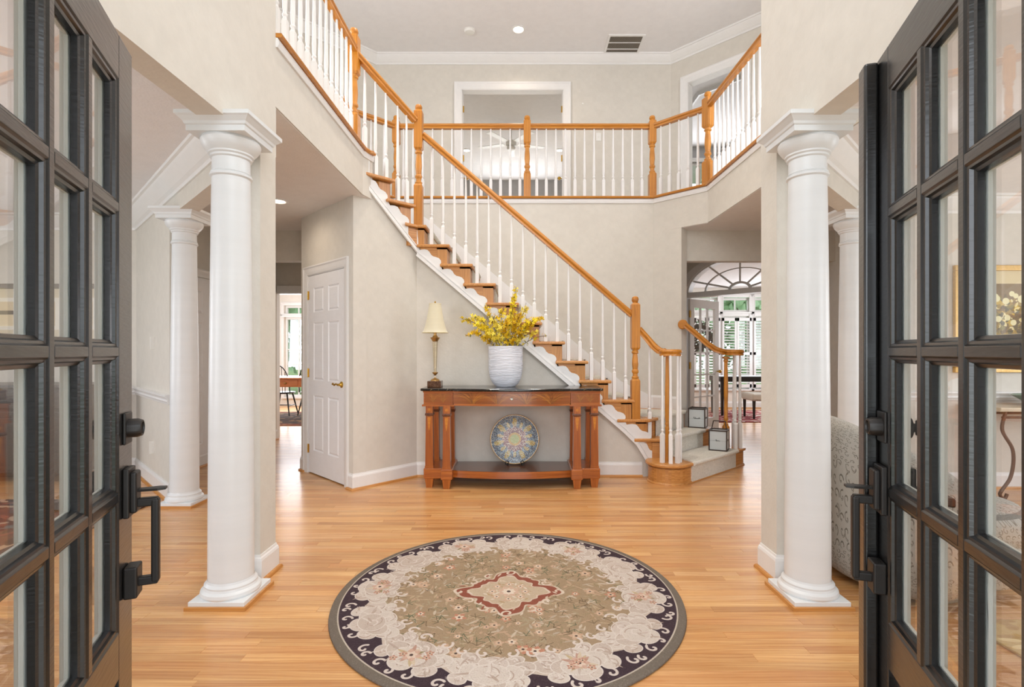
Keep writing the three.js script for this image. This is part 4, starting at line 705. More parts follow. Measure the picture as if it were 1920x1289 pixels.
// ---------------------------------------------------------------- round rug
{
  const R = 0.873, N = 1536;
  const tex = canvasTex(N, N, (c) => {
    const s = N / 2 / R, keep = seed; seed = 77;
    c.translate(N / 2, N / 2);
    const disc = (r, f) => { c.fillStyle = f; c.beginPath(); c.arc(0, 0, r * s, 0, 7); c.fill(); };
    disc(R, '#6b6054'); disc(0.835, '#b7ab9b'); disc(0.828, '#33202a');
    const blob = (r0, amp, n, ph, f) => { c.fillStyle = f; c.beginPath(); for (let i = 0; i <= 720; i++) { const a = i / 720 * 2 * PI, k = Math.abs(Math.sin(n * a / 2 + ph)), r = (r0 + amp * k + 0.018 * Math.sin(n * 3 * a + 1) + 0.01 * Math.sin(n * 5.0 * a)) * s; c.lineTo(r * Math.cos(a), r * Math.sin(a)); } c.fill(); };
    const wavy = (r0, n, amp, ph, f) => { c.fillStyle = f; c.beginPath(); for (let i = 0; i <= 720; i++) { const a = i / 720 * 2 * PI, r = (r0 + amp * Math.sin(n * a + ph) + amp * 0.5 * Math.sin(n * 2.0 * a + 1)) * s; c.lineTo(r * Math.cos(a), r * Math.sin(a)); } c.fill(); };
    wavy(0.72, 12, 0.022, 0.4, '#cdbcae'); wavy(0.615, 12, 0.024, 2.1, '#a48c6e');
    const scroll = (x, y, r, a0, turn, col, w) => { c.strokeStyle = col; c.lineWidth = w * s; c.lineCap = 'round'; c.beginPath(); for (let i = 0; i <= 40; i++) { const t = i / 40, a = a0 + turn * t * 4.6, rr2 = r * (1 - t * 0.82) * s; const X = x * s + rr2 * Math.cos(a), Y = y * s + rr2 * Math.sin(a); i ? c.lineTo(X, Y) : c.moveTo(X, Y); } c.stroke(); };
    const petal = (x, y, a, l, w, f) => { c.save(); c.translate(x * s, y * s); c.rotate(a); c.fillStyle = f; c.beginPath(); c.moveTo(0, 0); c.quadraticCurveTo(l * s * 0.5, -w * s, l * s, 0); c.quadraticCurveTo(l * s * 0.5, w * s, 0, 0); c.fill(); c.restore(); };
    const flower = (x, y, r, f1, f2, n = 5) => { const o = rnd() * 6; for (let i = 0; i < n; i++) petal(x, y, o + i * 2 * PI / n, r, r * 0.62, f1); for (let i = 0; i < n; i++) petal(x, y, o + 0.5 + i * 2 * PI / n, r * 0.62, r * 0.4, f2); c.fillStyle = '#43302c'; c.beginPath(); c.arc(x * s, y * s, r * 0.17 * s, 0, 7); c.fill(); };
    // field: leaves, twigs and small flowers
    const inField = () => { const a = rnd() * 2 * PI, r = Math.sqrt(rr(0.03, 1)) * 0.60; return [r * Math.cos(a), r * Math.sin(a)]; };
    for (let i = 0; i < 1000; i++) { const [x, y] = inField(); petal(x, y, rnd() * 6.3, rr(0.025, 0.075), rr(0.006, 0.016), ['#a58c6a', '#bfa888', '#b8a893', '#c9b8a2', '#9a8766', '#a9987a', '#bf9f82'][i % 7]); }
    for (let i = 0; i < 230; i++) { const [x, y] = inField(); c.strokeStyle = i % 3 ? '#6d5a40' : '#5a6045'; c.lineWidth = 0.0035 * s; const a = rnd() * 6.3; for (const o of [-0.6, 0, 0.7]) { c.beginPath(); c.moveTo(x * s, y * s); const l = rr(0.02, 0.05); c.quadraticCurveTo((x + l * 0.6 * Math.cos(a + o)) * s, (y + l * 0.6 * Math.sin(a + o)) * s, (x + l * Math.cos(a + o * 1.4)) * s, (y + l * Math.sin(a + o * 1.4)) * s); c.stroke(); } }
    for (let i = 0; i < 62; i++) { const [x, y] = inField(); flower(x, y, rr(0.018, 0.04), i % 3 ? '#c8a488' : '#c08368', i % 2 ? '#e0cdb6' : '#d2b59a'); }
    // acanthus scrolls all round the border
    const lobe = (x, y, q, k, rot, f, sg) => { c.fillStyle = '#dfd4ca'; c.beginPath(); c.ellipse(x * s, y * s, q * s, q * k * s, rot, 0, 7); c.fill(); c.fillStyle = f; c.beginPath(); c.ellipse(x * s, y * s, (q - 0.005) * s, (q * k - 0.005) * s, rot, 0, 7); c.fill(); scroll(x, y, q * 0.66, rot + sg, sg, '#b29c8d', 0.005); scroll(x, y, q * 0.4, rot + 2 + sg, -sg, '#dfd3ca', 0.008); for (let i = 0; i < 4; i++) petal(x, y, rot + rr(-2.5, 2.5), q * rr(0.6, 1.25), q * 0.16, ['#c2b1a4', '#ddd1c7', '#b9a597', '#d5c7bb'][i]); };
    for (let k = 0; k < 12; k++) {
      const a = k / 12 * 2 * PI + 0.08, sg = k % 2 ? 1 : -1, at = (r, o) => [r * Math.cos(a + o), r * Math.sin(a + o)], tone = ['#d0c1b5', '#c8b8ab', '#d6c9be'];
      for (const [r, o, q, kk] of [[0.60, 0.16, 0.05, 0.7], [0.60, -0.13, 0.046, 0.7], [0.66, 0.2, 0.06, 0.75], [0.66, -0.19, 0.062, 0.75], [0.735, 0.16, 0.046, 0.8], [0.735, -0.15, 0.05, 0.8], [0.685, 0.09, 0.075, 0.72], [0.685, -0.08, 0.075, 0.72], [0.62, 0.0, 0.065, 0.72], [0.745, 0.0, 0.062, 0.75], [0.69, 0.0, 0.08, 0.8]]) { const [x, y] = at(r, o + rr(-0.012, 0.012)); lobe(x, y, q * rr(0.92, 1.08), kk, a + o * 4 + PI / 2, tone[Math.floor(rnd() * 3)], o < 0 ? -1 : 1); }
      for (const [r, o, q] of [[0.795, 0.09, 0.028], [0.79, -0.1, 0.03], [0.80, 0.2, 0.022], [0.785, 0.25, 0.03], [0.805, 0.0, 0.02], [0.555, 0.09, 0.03], [0.55, -0.12, 0.032], [0.56, 0.24, 0.028]]) { const [x, y] = at(r, o); scroll(x, y, q, a + 2.2 + rnd() * 2, o < 0.02 ? 1 : -1, r > 0.7 ? '#d8cbc2' : '#dccfc6', 0.012); }
      if (k % 2 === 0) { const [x, y] = at(0.68, 0.0); for (let i = 0; i < 12; i++) petal(x, y, rnd() * 6.3, rr(0.04, 0.085), 0.017, ['#c3ad88', '#d2bfa4', '#bd9482', '#93855f'][i % 4]); flower(x, y, 0.045, '#cfa994', '#dfc8b4', 6); for (let i = 0; i < 4; i++) { const [u, v] = at(rr(0.62, 0.74), rr(-0.1, 0.1)); flower(u, v, 0.02, '#b98672', '#d6b69c'); } }
    }
    // centre medallion
    const med = (k, f) => { c.fillStyle = f; c.beginPath(); for (let i = 0; i <= 360; i++) { const a = i / 360 * 2 * PI, r = k * (0.185 + 0.028 * Math.cos(4 * a) + 0.016 * Math.cos(8 * a + 0.4) + 0.008 * Math.sin(16 * a)) * s; c.lineTo(r * 1.12 * Math.cos(a), r * Math.sin(a)); } c.fill(); };
    med(1.12, '#cfbda8'); med(1.05, '#8f4a36'); med(0.84, '#d8c6b2'); med(0.79, '#c6b197'); for (let i = 0; i < 40; i++) { const a = i / 40 * 6.283 + rr(-0.05, 0.05), r = rr(0.155, 0.225); petal(r * 1.12 * Math.cos(a), r * Math.sin(a), a + rr(-1.5, 1.5), rr(0.025, 0.05), 0.011, ['#d8c6b2', '#cbb49b', '#8f4a36', '#dccfc0'][i % 4]); }
    for (let i = 0; i < 12; i++) { const a = i / 12 * 2 * PI, r = i % 3 ? 0.2 : 0.225; scroll(r * 1.12 * Math.cos(a), r * Math.sin(a), 0.032, a + 1, i % 2 ? 1 : -1, '#dccab8', 0.011); }
    for (let i = 0; i < 70; i++) { const a = rnd() * 6.3, r = Math.sqrt(rnd()) * 0.125; petal(r * Math.cos(a), r * Math.sin(a), rnd() * 6.3, rr(0.02, 0.045), 0.011, ['#d9c8b0', '#c8a98e', '#b59a72', '#e1d3c2'][i % 4]); }
    for (let i = 0; i < 8; i++) { const a = i / 8 * 6.283; flower(0.085 * Math.cos(a), 0.08 * Math.sin(a), 0.026, '#cfa98f', '#e4d2bd'); } flower(0, 0, 0.06, '#d4b29b', '#e8d8c6', 8);
    c.fillStyle = 'rgba(70,52,42,0.13)'; c.beginPath(); c.arc(0, 0, 0.826 * s, 0, 7); c.fill();   // yarn is a little duller than the sketch colours
    // pile mottling
    for (let i = 0; i < 26000; i++) { const a = rnd() * 6.3, r = Math.sqrt(rnd()) * R * s; c.fillStyle = rnd() < 0.5 ? 'rgba(255,245,230,0.10)' : 'rgba(40,25,15,0.10)'; c.fillRect(r * Math.cos(a), r * Math.sin(a), 3, 3); }
    seed = keep;
  });
  const prof = [[0, 0], [R - 0.006, 0], [R, 0.004], [R - 0.002, 0.010], [R - 0.008, 0.0135], [R - 0.03, 0.0145], [R * 0.5, 0.0145], [0.0001, 0.0145]];
  const g = bare(lathe(prof, 120)), p = g.attributes.position, uv = new Float32Array(p.count * 2);
  for (let i = 0; i < p.count; i++) { uv[2 * i] = 0.5 + p.getX(i) / 2 / R; uv[2 * i + 1] = 0.5 - p.getZ(i) / 2 / R; }
  g.setAttribute('uv', new THREE.BufferAttribute(uv, 2));
  const m = mk('round_rug', g, std({ map: tex, roughness: 1, bumpMap: (() => { const b = bumpTex(80, 80, 2, 1, 41); b.repeat.set(6, 6); return b; })(), bumpScale: 0.003 }), scene, null, true);
  m.position.set(-0.05, 0.0005, -2.67); tag(m, 'round floral rug with a plum scroll border on the foyer floor', 'rug');
}

// ---------------------------------------------------------------- console table
const CX = -0.06, CD = 4.93, CT = 0.915;
M.mahog = phys({ map: woodTex('#bb6c2b', '#8c4517', 0.9, 0.2, 51, 0.3), roughness: 0.3, clearcoat: 0.6, clearcoatRoughness: 0.14 });
M.mahogDark = phys({ map: woodTex('#6d3a1c', '#4e2612', 0.9, 0.2, 52, 0.3), roughness: 0.28, clearcoat: 0.6, clearcoatRoughness: 0.12 });
{
  const inlay = (pairs, sd) => phys({ roughness: 0.28, clearcoat: 0.6, clearcoatRoughness: 0.14, map: canvasTex(512, 128, (c, w, h) => {    // crotch-figured veneer
    const keep = seed; seed = sd; c.fillStyle = '#985119'; c.fillRect(0, 0, w, h);
    for (const [cx, spread] of pairs) for (let i = 0; i < 260; i++) { const a = -PI / 2 + rr(-1, 1) * spread, l = rr(0.4, 1.3) * h, x = cx * w + rr(-6, 6); c.strokeStyle = ['rgba(196,124,38,0.30)', 'rgba(222,152,58,0.26)', 'rgba(84,38,10,0.34)', 'rgba(150,82,24,0.3)'][i % 4]; c.lineWidth = rr(1, 4); c.beginPath(); c.moveTo(x, h + 6); c.quadraticCurveTo(x + Math.cos(a) * l * 0.3, h - l * 0.7, x + Math.cos(a) * l * 1.2, h + Math.sin(a) * l); c.stroke(); }
    for (let i = 0; i < 200; i++) { c.strokeStyle = i % 2 ? 'rgba(60,25,8,0.12)' : 'rgba(225,160,80,0.10)'; c.lineWidth = rr(0.5, 1.6); const y = rnd() * h; c.beginPath(); c.moveTo(0, y); c.bezierCurveTo(w * 0.3, y + rr(-9, 9), w * 0.6, y + rr(-9, 9), w, y + rr(-5, 5)); c.stroke(); }
    seed = keep;
  }) });
  M.veneerC = inlay([[0.17, 0.7], [0.38, 0.75], [0.62, 0.75], [0.83, 0.7]], 501); M.veneerE = inlay([[0.32, 0.9], [0.66, 0.9]], 502);
  const t = thing('console_table', 'bow front mahogany console table with black marble top under the stairs', 'table', CX, 0, CD);
  const bow = (x, z0, z1, hw) => z0 + (z1 - z0) * (1 - (x / hw) ** 2);
  const outline = (end, hwE, zE, hwC, z0, z1, back, n = 18) => { const p = [[-hwE, back], [-hwE, zE - end], [-hwE + end, zE], [-hwC, zE]]; for (let i = 0; i <= n; i++) { const x = lerp(-hwC, hwC, i / n); p.push([x, bow(x, z0, z1, hwC)]); } return [...p, [hwC, zE], [hwE - end, zE], [hwE, zE - end], [hwE, back]].map(([x, z]) => [x, -z]); };
  const tk = (tbl, y0, y1, bev) => prism(tbl, y0, y1, bev, 3);
  M.marble = phys({ roughness: 0.18, clearcoat: 0.3, clearcoatRoughness: 0.12, map: canvasTex(1024, 256, (c, w, h) => { const keep = seed; seed = 61; c.fillStyle = '#14110f'; c.fillRect(0, 0, w, h); for (let i = 0; i < 60; i++) { c.strokeStyle = ['rgba(200,170,110,0.55)', 'rgba(225,215,190,0.6)', 'rgba(110,90,60,0.5)'][i % 3]; c.lineWidth = rr(0.6, 3); let x = rnd() * w, y = rnd() * h, a = rnd() * 6.3; c.beginPath(); c.moveTo(x, y); for (let k = 0; k < 14; k++) { a += rr(-0.5, 0.5); x += Math.cos(a) * 16; y += Math.sin(a) * 9; c.lineTo(x, y); } c.stroke(); } seed = keep; }, 1 / 1.4, 1 / 0.35) });
  mk('marble_top', tk(outline(0.01, 0.835, 0.205, 0.53, 0.225, 0.285, -0.235), CT - 0.024, CT, 0.006), M.marble, t);
  mk('top_moulding', tk(outline(0.006, 0.815, 0.188, 0.535, 0.205, 0.262, -0.23), CT - 0.04, CT - 0.024, 0.004), M.mahog, t);
  // apron: two end blocks and the bowed drawer
  for (const s of sides) {
    const x0 = s < 0 ? -0.808 : 0.54, x1 = s < 0 ? -0.54 : 0.808;
    mk('end_block', box(x0, x1, 0.765, CT - 0.04, -0.225, 0.178), M.mahog, t, V3(1, 0, 0));
    const pl = mk('veneer_panel', (() => { const g = bare(box(x0 + 0.014, x1 - 0.012, 0.785, CT - 0.05, 0.178, 0.1805)), p = g.attributes.position, uv = new Float32Array(p.count * 2); for (let i = 0; i < p.count; i++) { uv[2 * i] = (p.getX(i) - x0) / (x1 - x0); uv[2 * i + 1] = (p.getY(i) - 0.785) / 0.08; } g.setAttribute('uv', new THREE.BufferAttribute(uv, 2)); return g; })(), M.veneerE, t, null, true); void pl;
  }
  const dr = new THREE.Group(); dr.name = 'drawer'; t.add(dr);
  const bowFace = (hw, z0, z1, y0, y1, back, n = 24) => { const p = []; for (let i = 0; i <= n; i++) { const x = lerp(-hw, hw, i / n); p.push([x, -bow(x, z0, z1, hw)]); } return prism([...p, [hw, -back], [-hw, -back]], y0, y1); };
  mk('drawer_front', (() => { const g = bare(bowFace(0.536, 0.188, 0.245, 0.775, CT - 0.04, -0.2)), p = g.attributes.position, uv = new Float32Array(p.count * 2); for (let i = 0; i < p.count; i++) { uv[2 * i] = (p.getX(i) + 0.536) / 1.072; uv[2 * i + 1] = (p.getY(i) - 0.775) / 0.1; } g.setAttribute('uv', new THREE.BufferAttribute(uv, 2)); return g; })(), M.veneerC, dr, null, true);
  mk('keyhole_knob', sharpLathe([[0, 0], [0.013, 0], [0.013, 0.004], [0.008, 0.008], [0.008, 0.014], [0.0, 0.016]], 18).rotateX(PI / 2).translate(0, 0.822, 0.245), M.nickel, dr);
  mk('apron_bead', [bowFace(0.53, 0.196, 0.253, 0.757, 0.775, -0.2), box(-0.822, -0.53, 0.75, 0.766, -0.23, 0.19), box(0.53, 0.822, 0.75, 0.766, -0.23, 0.19)], M.mahog, t);
  const leg = (x, z, front) => {
    const g = new THREE.Group(); g.name = 'leg'; g.position.set(x, 0, z); t.add(g);
    mk('shaft', [flat(sq(0.078, 0.178, 0.20)), flat(sq(0.072, 0.19, 0.66, 0.062)), flat(sq(0.064, 0.684, 0.752))], M.mahog, g, V3(0, 1, 0));
    mk('collar', [flat(sq(0.072, 0.664, 0.672, 0.078)), flat(sq(0.078, 0.672, 0.686, 0.07))], M.mahogDark, g, V3(0, 1, 0));
    mk('foot', [flat(sq(0.056, 0, 0.085, 0.078))], M.mahog, g, V3(0, 1, 0));
    mk('glide', sharpLathe([[0, -0.0], [0.014, 0.0], [0.014, 0.006], [0, 0.006]], 12), M.brass, g);
    if (front) mk('inlay', [plate([[0, 0.525], [0.006, 0.55], [0.016, 0.64], [0.010, 0.652], [-0.010, 0.652], [-0.016, 0.64], [-0.006, 0.55]], 0.0335, 0.0355), plate(Array.from({ length: 16 }, (_, i) => { const r = i % 2 ? 0.009 : 0.021; return [r * Math.cos(i * PI / 8), 0.718 + r * Math.sin(i * PI / 8)]; }), 0.031, 0.0335)], M.satin, g);
  };
  M.satin = phys({ map: woodTex('#d98f34', '#b86c1c', 0.4, 0.1, 53), roughness: 0.3, clearcoat: 0.5 });
  for (const s of sides) { leg(s * 0.76, 0.135, true); leg(s * 0.594, 0.185, true); leg(s * 0.755, -0.185, false); leg(s * 0.60, -0.185, false); }
  // lower shelf with block corners
  mk('shelf', [bowFace(0.555, 0.15, 0.222, 0.092, 0.158, -0.23)], M.mahogDark, t, V3(1, 0, 0));
  mk('shelf_edge', (() => { const p = [], q = [], n = 24, hw = 0.545; for (let i = 0; i <= n; i++) { const x = lerp(-hw, hw, i / n), z = bow(x, 0.15, 0.222, 0.555); p.push([x, -z]); q.push([x, -z - 0.004]); } return prism([...p, ...q.reverse()], 0.094, 0.156); })(), M.mahog, t, V3(1, 0, 0));
  for (const s of sides) mk('base_block', [rbox(...(s < 0 ? [-0.81, -0.545] : [0.545, 0.81]), 0.085, 0.18, -0.232, 0.18, 0.008), rbox(...(s < 0 ? [-0.645, -0.54] : [0.54, 0.645]), 0.085, 0.18, 0.1, 0.232, 0.008)], M.mahog, t, V3(1, 0, 0));
}

// ---------------------------------------------------------------- lamp
{
  const t = thing('table_lamp', 'slender gold and crystal table lamp with a cream bell shade on the console', 'lamp', -0.795, CT, 4.95);
  M.antique = std({ map: speckTex('#b08a52', 60, 30, 0.1, 62), roughness: 0.32, metalness: 0.75 });
  M.silverLeaf = std({ map: speckTex('#d9cdb0', 40, 30, 0.12, 63), roughness: 0.25, metalness: 0.8 });
  M.brownMarble = phys({ map: speckTex('#5d3a22', 90, 16, 0.12, 64), roughness: 0.25, clearcoat: 0.4 });
  M.crystal = phys({ color: '#fff6e8', transmission: 1, thickness: 0.02, roughness: 0.03, ior: 1.5 });
  M.shade = phys({ map: speckTex('#f3ecd2', 10, 30, 0.2, 65), roughness: 0.9, transmission: 0.35, thickness: 0, side: THREE.DoubleSide });
  mk('base', rbox(-0.065, 0.065, 0, 0.058, -0.065, 0.065, 0.004), M.brownMarble, t);
  mk('dome', sharpLathe([[0.044, 0.058], [0.042, 0.066], [0.03, 0.076], [0.012, 0.082], [0.01, 0.09]], 24), M.antique, t);
  mk('crystal_ball', new THREE.SphereGeometry(0.016, 18, 12).translate(0, 0.1, 0), M.crystal, t);
  mk('lower_cup', sharpLathe([[0.006, 0.112], [0.016, 0.118], [0.028, 0.136], [0.026, 0.14], [0.011, 0.134]], 24), M.antique, t);
  mk('stem', sharpLathe([[0.011, 0.132], [0.013, 0.145], [0.025, 0.42], [0.027, 0.432]], 24), M.silverLeaf, t);
  mk('upper_cup', [sharpLathe([[0.02, 0.428], [0.026, 0.436], [0.046, 0.468], [0.043, 0.472], [0.018, 0.458]], 24), sharpLathe([[0.018, 0.455], [0.026, 0.478], [0.022, 0.486], [0.014, 0.494], [0.014, 0.53], [0, 0.53]], 24)], M.antique, t);
  const sh = []; for (let i = 0; i <= 16; i++) { const u = i / 16; sh.push([lerp(0.122, 0.056, Math.pow(u, 0.62)), lerp(0.518, 0.792, u)]); }
  mk('shade', lathe([...sh], 32), M.shade, t);
  mk('shade_trim', [new THREE.TorusGeometry(0.122, 0.0035, 8, 40).rotateX(PI / 2).translate(0, 0.518, 0), new THREE.TorusGeometry(0.056, 0.003, 8, 32).rotateX(PI / 2).translate(0, 0.792, 0)], std({ color: '#ece2c0', roughness: 0.8 }), t);
  mk('finial', [sharpLathe([[0, 0.8], [0.006, 0.8], [0.009, 0.808], [0.004, 0.818], [0, 0.82]], 12), stick(V3(-0.056, 0.79, 0), V3(0.056, 0.79, 0), 0.002), stick(V3(0, 0.79, -0.056), V3(0, 0.79, 0.056), 0.002), stick(V3(0, 0.53, 0), V3(0, 0.8, 0), 0.003)], M.brass, t);
}
// ---------------------------------------------------------------- vase and forsythia
const VX = -0.123, VD = 4.985;
{
  const rp = [[0.002, 0.004], [0.085, 0.0], [0.094, 0.004], [0.122, 0.03], [0.146, 0.072], [0.159, 0.125], [0.1645, 0.19], [0.166, 0.384], [0.1665, 0.39], [0.158, 0.39], [0.155, 0.30], [0.15, 0.2], [0.1, 0.06], [0.002, 0.03]];
  const prof = []; for (let i = 0; i < rp.length - 1; i++) { const n = i === 6 ? 10 : 3; for (let k = 0; k < n; k++) prof.push([lerp(rp[i][0], rp[i + 1][0], k / n), lerp(rp[i][1], rp[i + 1][1], k / n)]); } prof.push(rp[rp.length - 1]);
  const g = bare(lathe(prof, 64)), p = g.attributes.position, uv = new Float32Array(p.count * 2);
  for (let i = 0; i < p.count; i++) { uv[2 * i] = Math.atan2(p.getX(i), p.getZ(i)) / (2 * PI); uv[2 * i + 1] = p.getY(i); }
  for (let i = 0; i < p.count; i += 3) { const us = [0, 1, 2].map((k) => uv[2 * (i + k)]); if (Math.max(...us) - Math.min(...us) > 0.5) for (let k = 0; k < 3; k++) if (uv[2 * (i + k)] < 0) uv[2 * (i + k)] += 1; }
  g.setAttribute('uv', new THREE.BufferAttribute(uv, 2)); g.scale(1, 1, 0.8);
  const Wn = 512, nz = valueNoise(Wn, Wn, 8, 40, 2, 71), rb = dataTex(Wn, Wn, (i, x, y) => { const v = 255 * (0.5 + 0.5 * Math.sin((y / Wn * 26 + nz[i] * 3.2) * 2 * PI)); return [v, v, v]; }, false, 1, 1 / 0.39);
  const m = mk('vase', g, std({ color: '#eceff7', roughness: 0.5, bumpMap: rb, bumpScale: 0.0028 }), scene, null, true);
  m.position.set(VX, CT, -VD); tag(m, 'wide pale blue white vase with wavy horizontal ridges on the console', 'vase');

  const petal = (() => { const g0 = shp([[0, 0], [0.0045, 0.006], [0.005, 0.013], [0, 0.02], [-0.005, 0.013], [-0.0045, 0.006]]); const q = new THREE.ShapeGeometry(g0); const pp = q.attributes.position; for (let i = 0; i < pp.count; i++) pp.setZ(i, 0.22 * pp.getY(i)); return q; })();
  const bloom = join([0, 1, 2, 3].map((k) => petal.clone().rotateZ(k * PI / 2)));
  const yel = [std({ color: '#f6dc28', roughness: 0.7, side: THREE.DoubleSide }), std({ color: '#efc81a', roughness: 0.7, side: THREE.DoubleSide }), std({ color: '#fae658', roughness: 0.7, side: THREE.DoubleSide })];
  const bark = std({ map: speckTex('#6b5238', 40, 30, 0.05, 72), roughness: 0.9 }), leafM = std({ color: '#8a8f45', roughness: 0.8, side: THREE.DoubleSide });
  // tip x, tip y, tip z, bow, flower from, number of flowers, side twigs
  const tips = [[-0.42, 0.27, 0.02, 0.12, 0.25, 48], [-0.36, 0.12, 0.05, 0.10, 0.25, 50], [-0.30, 0.30, -0.05, 0.08, 0.4, 34], [-0.24, 0.20, 0.08, 0.08, 0.2, 40], [-0.20, 0.40, 0.0, 0.02, 0.45, 24], [-0.12, 0.28, 0.1, 0.03, 0.25, 44], [-0.05, 0.36, -0.04, 0.0, 0.5, 22], [0.0, 0.24, 0.12, 0.0, 0.2, 46], [0.05, 0.30, 0.04, 0.0, 0.25, 44], [0.10, 0.58, -0.02, 0.02, 0.35, 46], [0.14, 0.30, 0.08, 0.03, 0.2, 46], [0.20, 0.38, -0.04, 0.04, 0.4, 30], [0.28, 0.26, 0.05, 0.07, 0.2, 50], [0.35, 0.28, 0.0, 0.08, 0.35, 52], [0.30, 0.14, 0.08, 0.08, 0.25, 40], [0.40, 0.11, -0.03, 0.05, 0.35, 10], [0.16, 0.16, 0.13, 0.05, 0.2, 34], [-0.15, 0.14, 0.13, 0.06, 0.2, 34]];
  tips.forEach(([x, y, z, bow, f0, n], bi) => {
    const own = { 0: 'yellow forsythia branch arching farthest out to the left over the vase rim', 1: 'low yellow forsythia branch leaning left just above the vase rim', 9: 'tallest yellow forsythia branch rising above the stair tread', 13: 'thick yellow forsythia branch reaching farthest up to the right', 15: 'nearly bare forsythia twig sticking out low to the right' };
    const o = thing('forsythia_branch', own[bi] ?? 'upright yellow forsythia branch within the thick of the ridged vase bouquet', 'flowers', VX, CT + 0.38, VD, 0, 'forsythia branches in the vase');
    const root = V3(x * 0.14, -0.1, z * 0.3), mid = V3(x * 0.5, y * 0.5 + bow, z * 0.6), tip = V3(x, y, z), cv = new THREE.QuadraticBezierCurve3(root, mid, tip);
    const geos = [new THREE.TubeGeometry(cv, 16, 0.0026, 5)], heads = [], leaves = [];
    for (let k = 0; k < 4; k++) { const t = rr(0.35, 0.9), a = cv.getPoint(t), b = a.clone().add(V3(rr(-0.06, 0.06), rr(0.03, 0.09), rr(-0.05, 0.05))); geos.push(stick(a, b, 0.0016, 0.001, 4)); for (let q = 0; q < n * 0.09; q++) heads.push(a.clone().lerp(b, rnd())); }
    for (let k = 0; k < n * 1.25; k++) heads.push(cv.getPoint(lerp(f0, 1, Math.pow(rnd(), 0.9))));
    const put = (g, p, sc) => g.clone().scale(sc, sc, sc).applyQuaternion(new THREE.Quaternion().setFromEuler(new THREE.Euler(rr(-1.4, 1.4), rr(-1.6, 1.6), rnd() * 6))).translate(p.x, p.y, p.z);
    const hs = heads.map((p) => put(bloom, p.clone().add(V3(rr(-0.022, 0.022), rr(-0.018, 0.022), rr(-0.022, 0.022))), rr(0.85, 1.35)));
    for (let k = 0; k < 7; k++) leaves.push(put(petal, cv.getPoint(rr(0.2, 1)), rr(1.2, 1.9)));
    mk('stem', geos, bark, o); const fl = mk('blossoms', join(hs), yel[bi % 3], o); fl.userData.kind = 'stuff'; mk('leaves', leaves, leafM, o).userData.kind = 'stuff';
  });
}
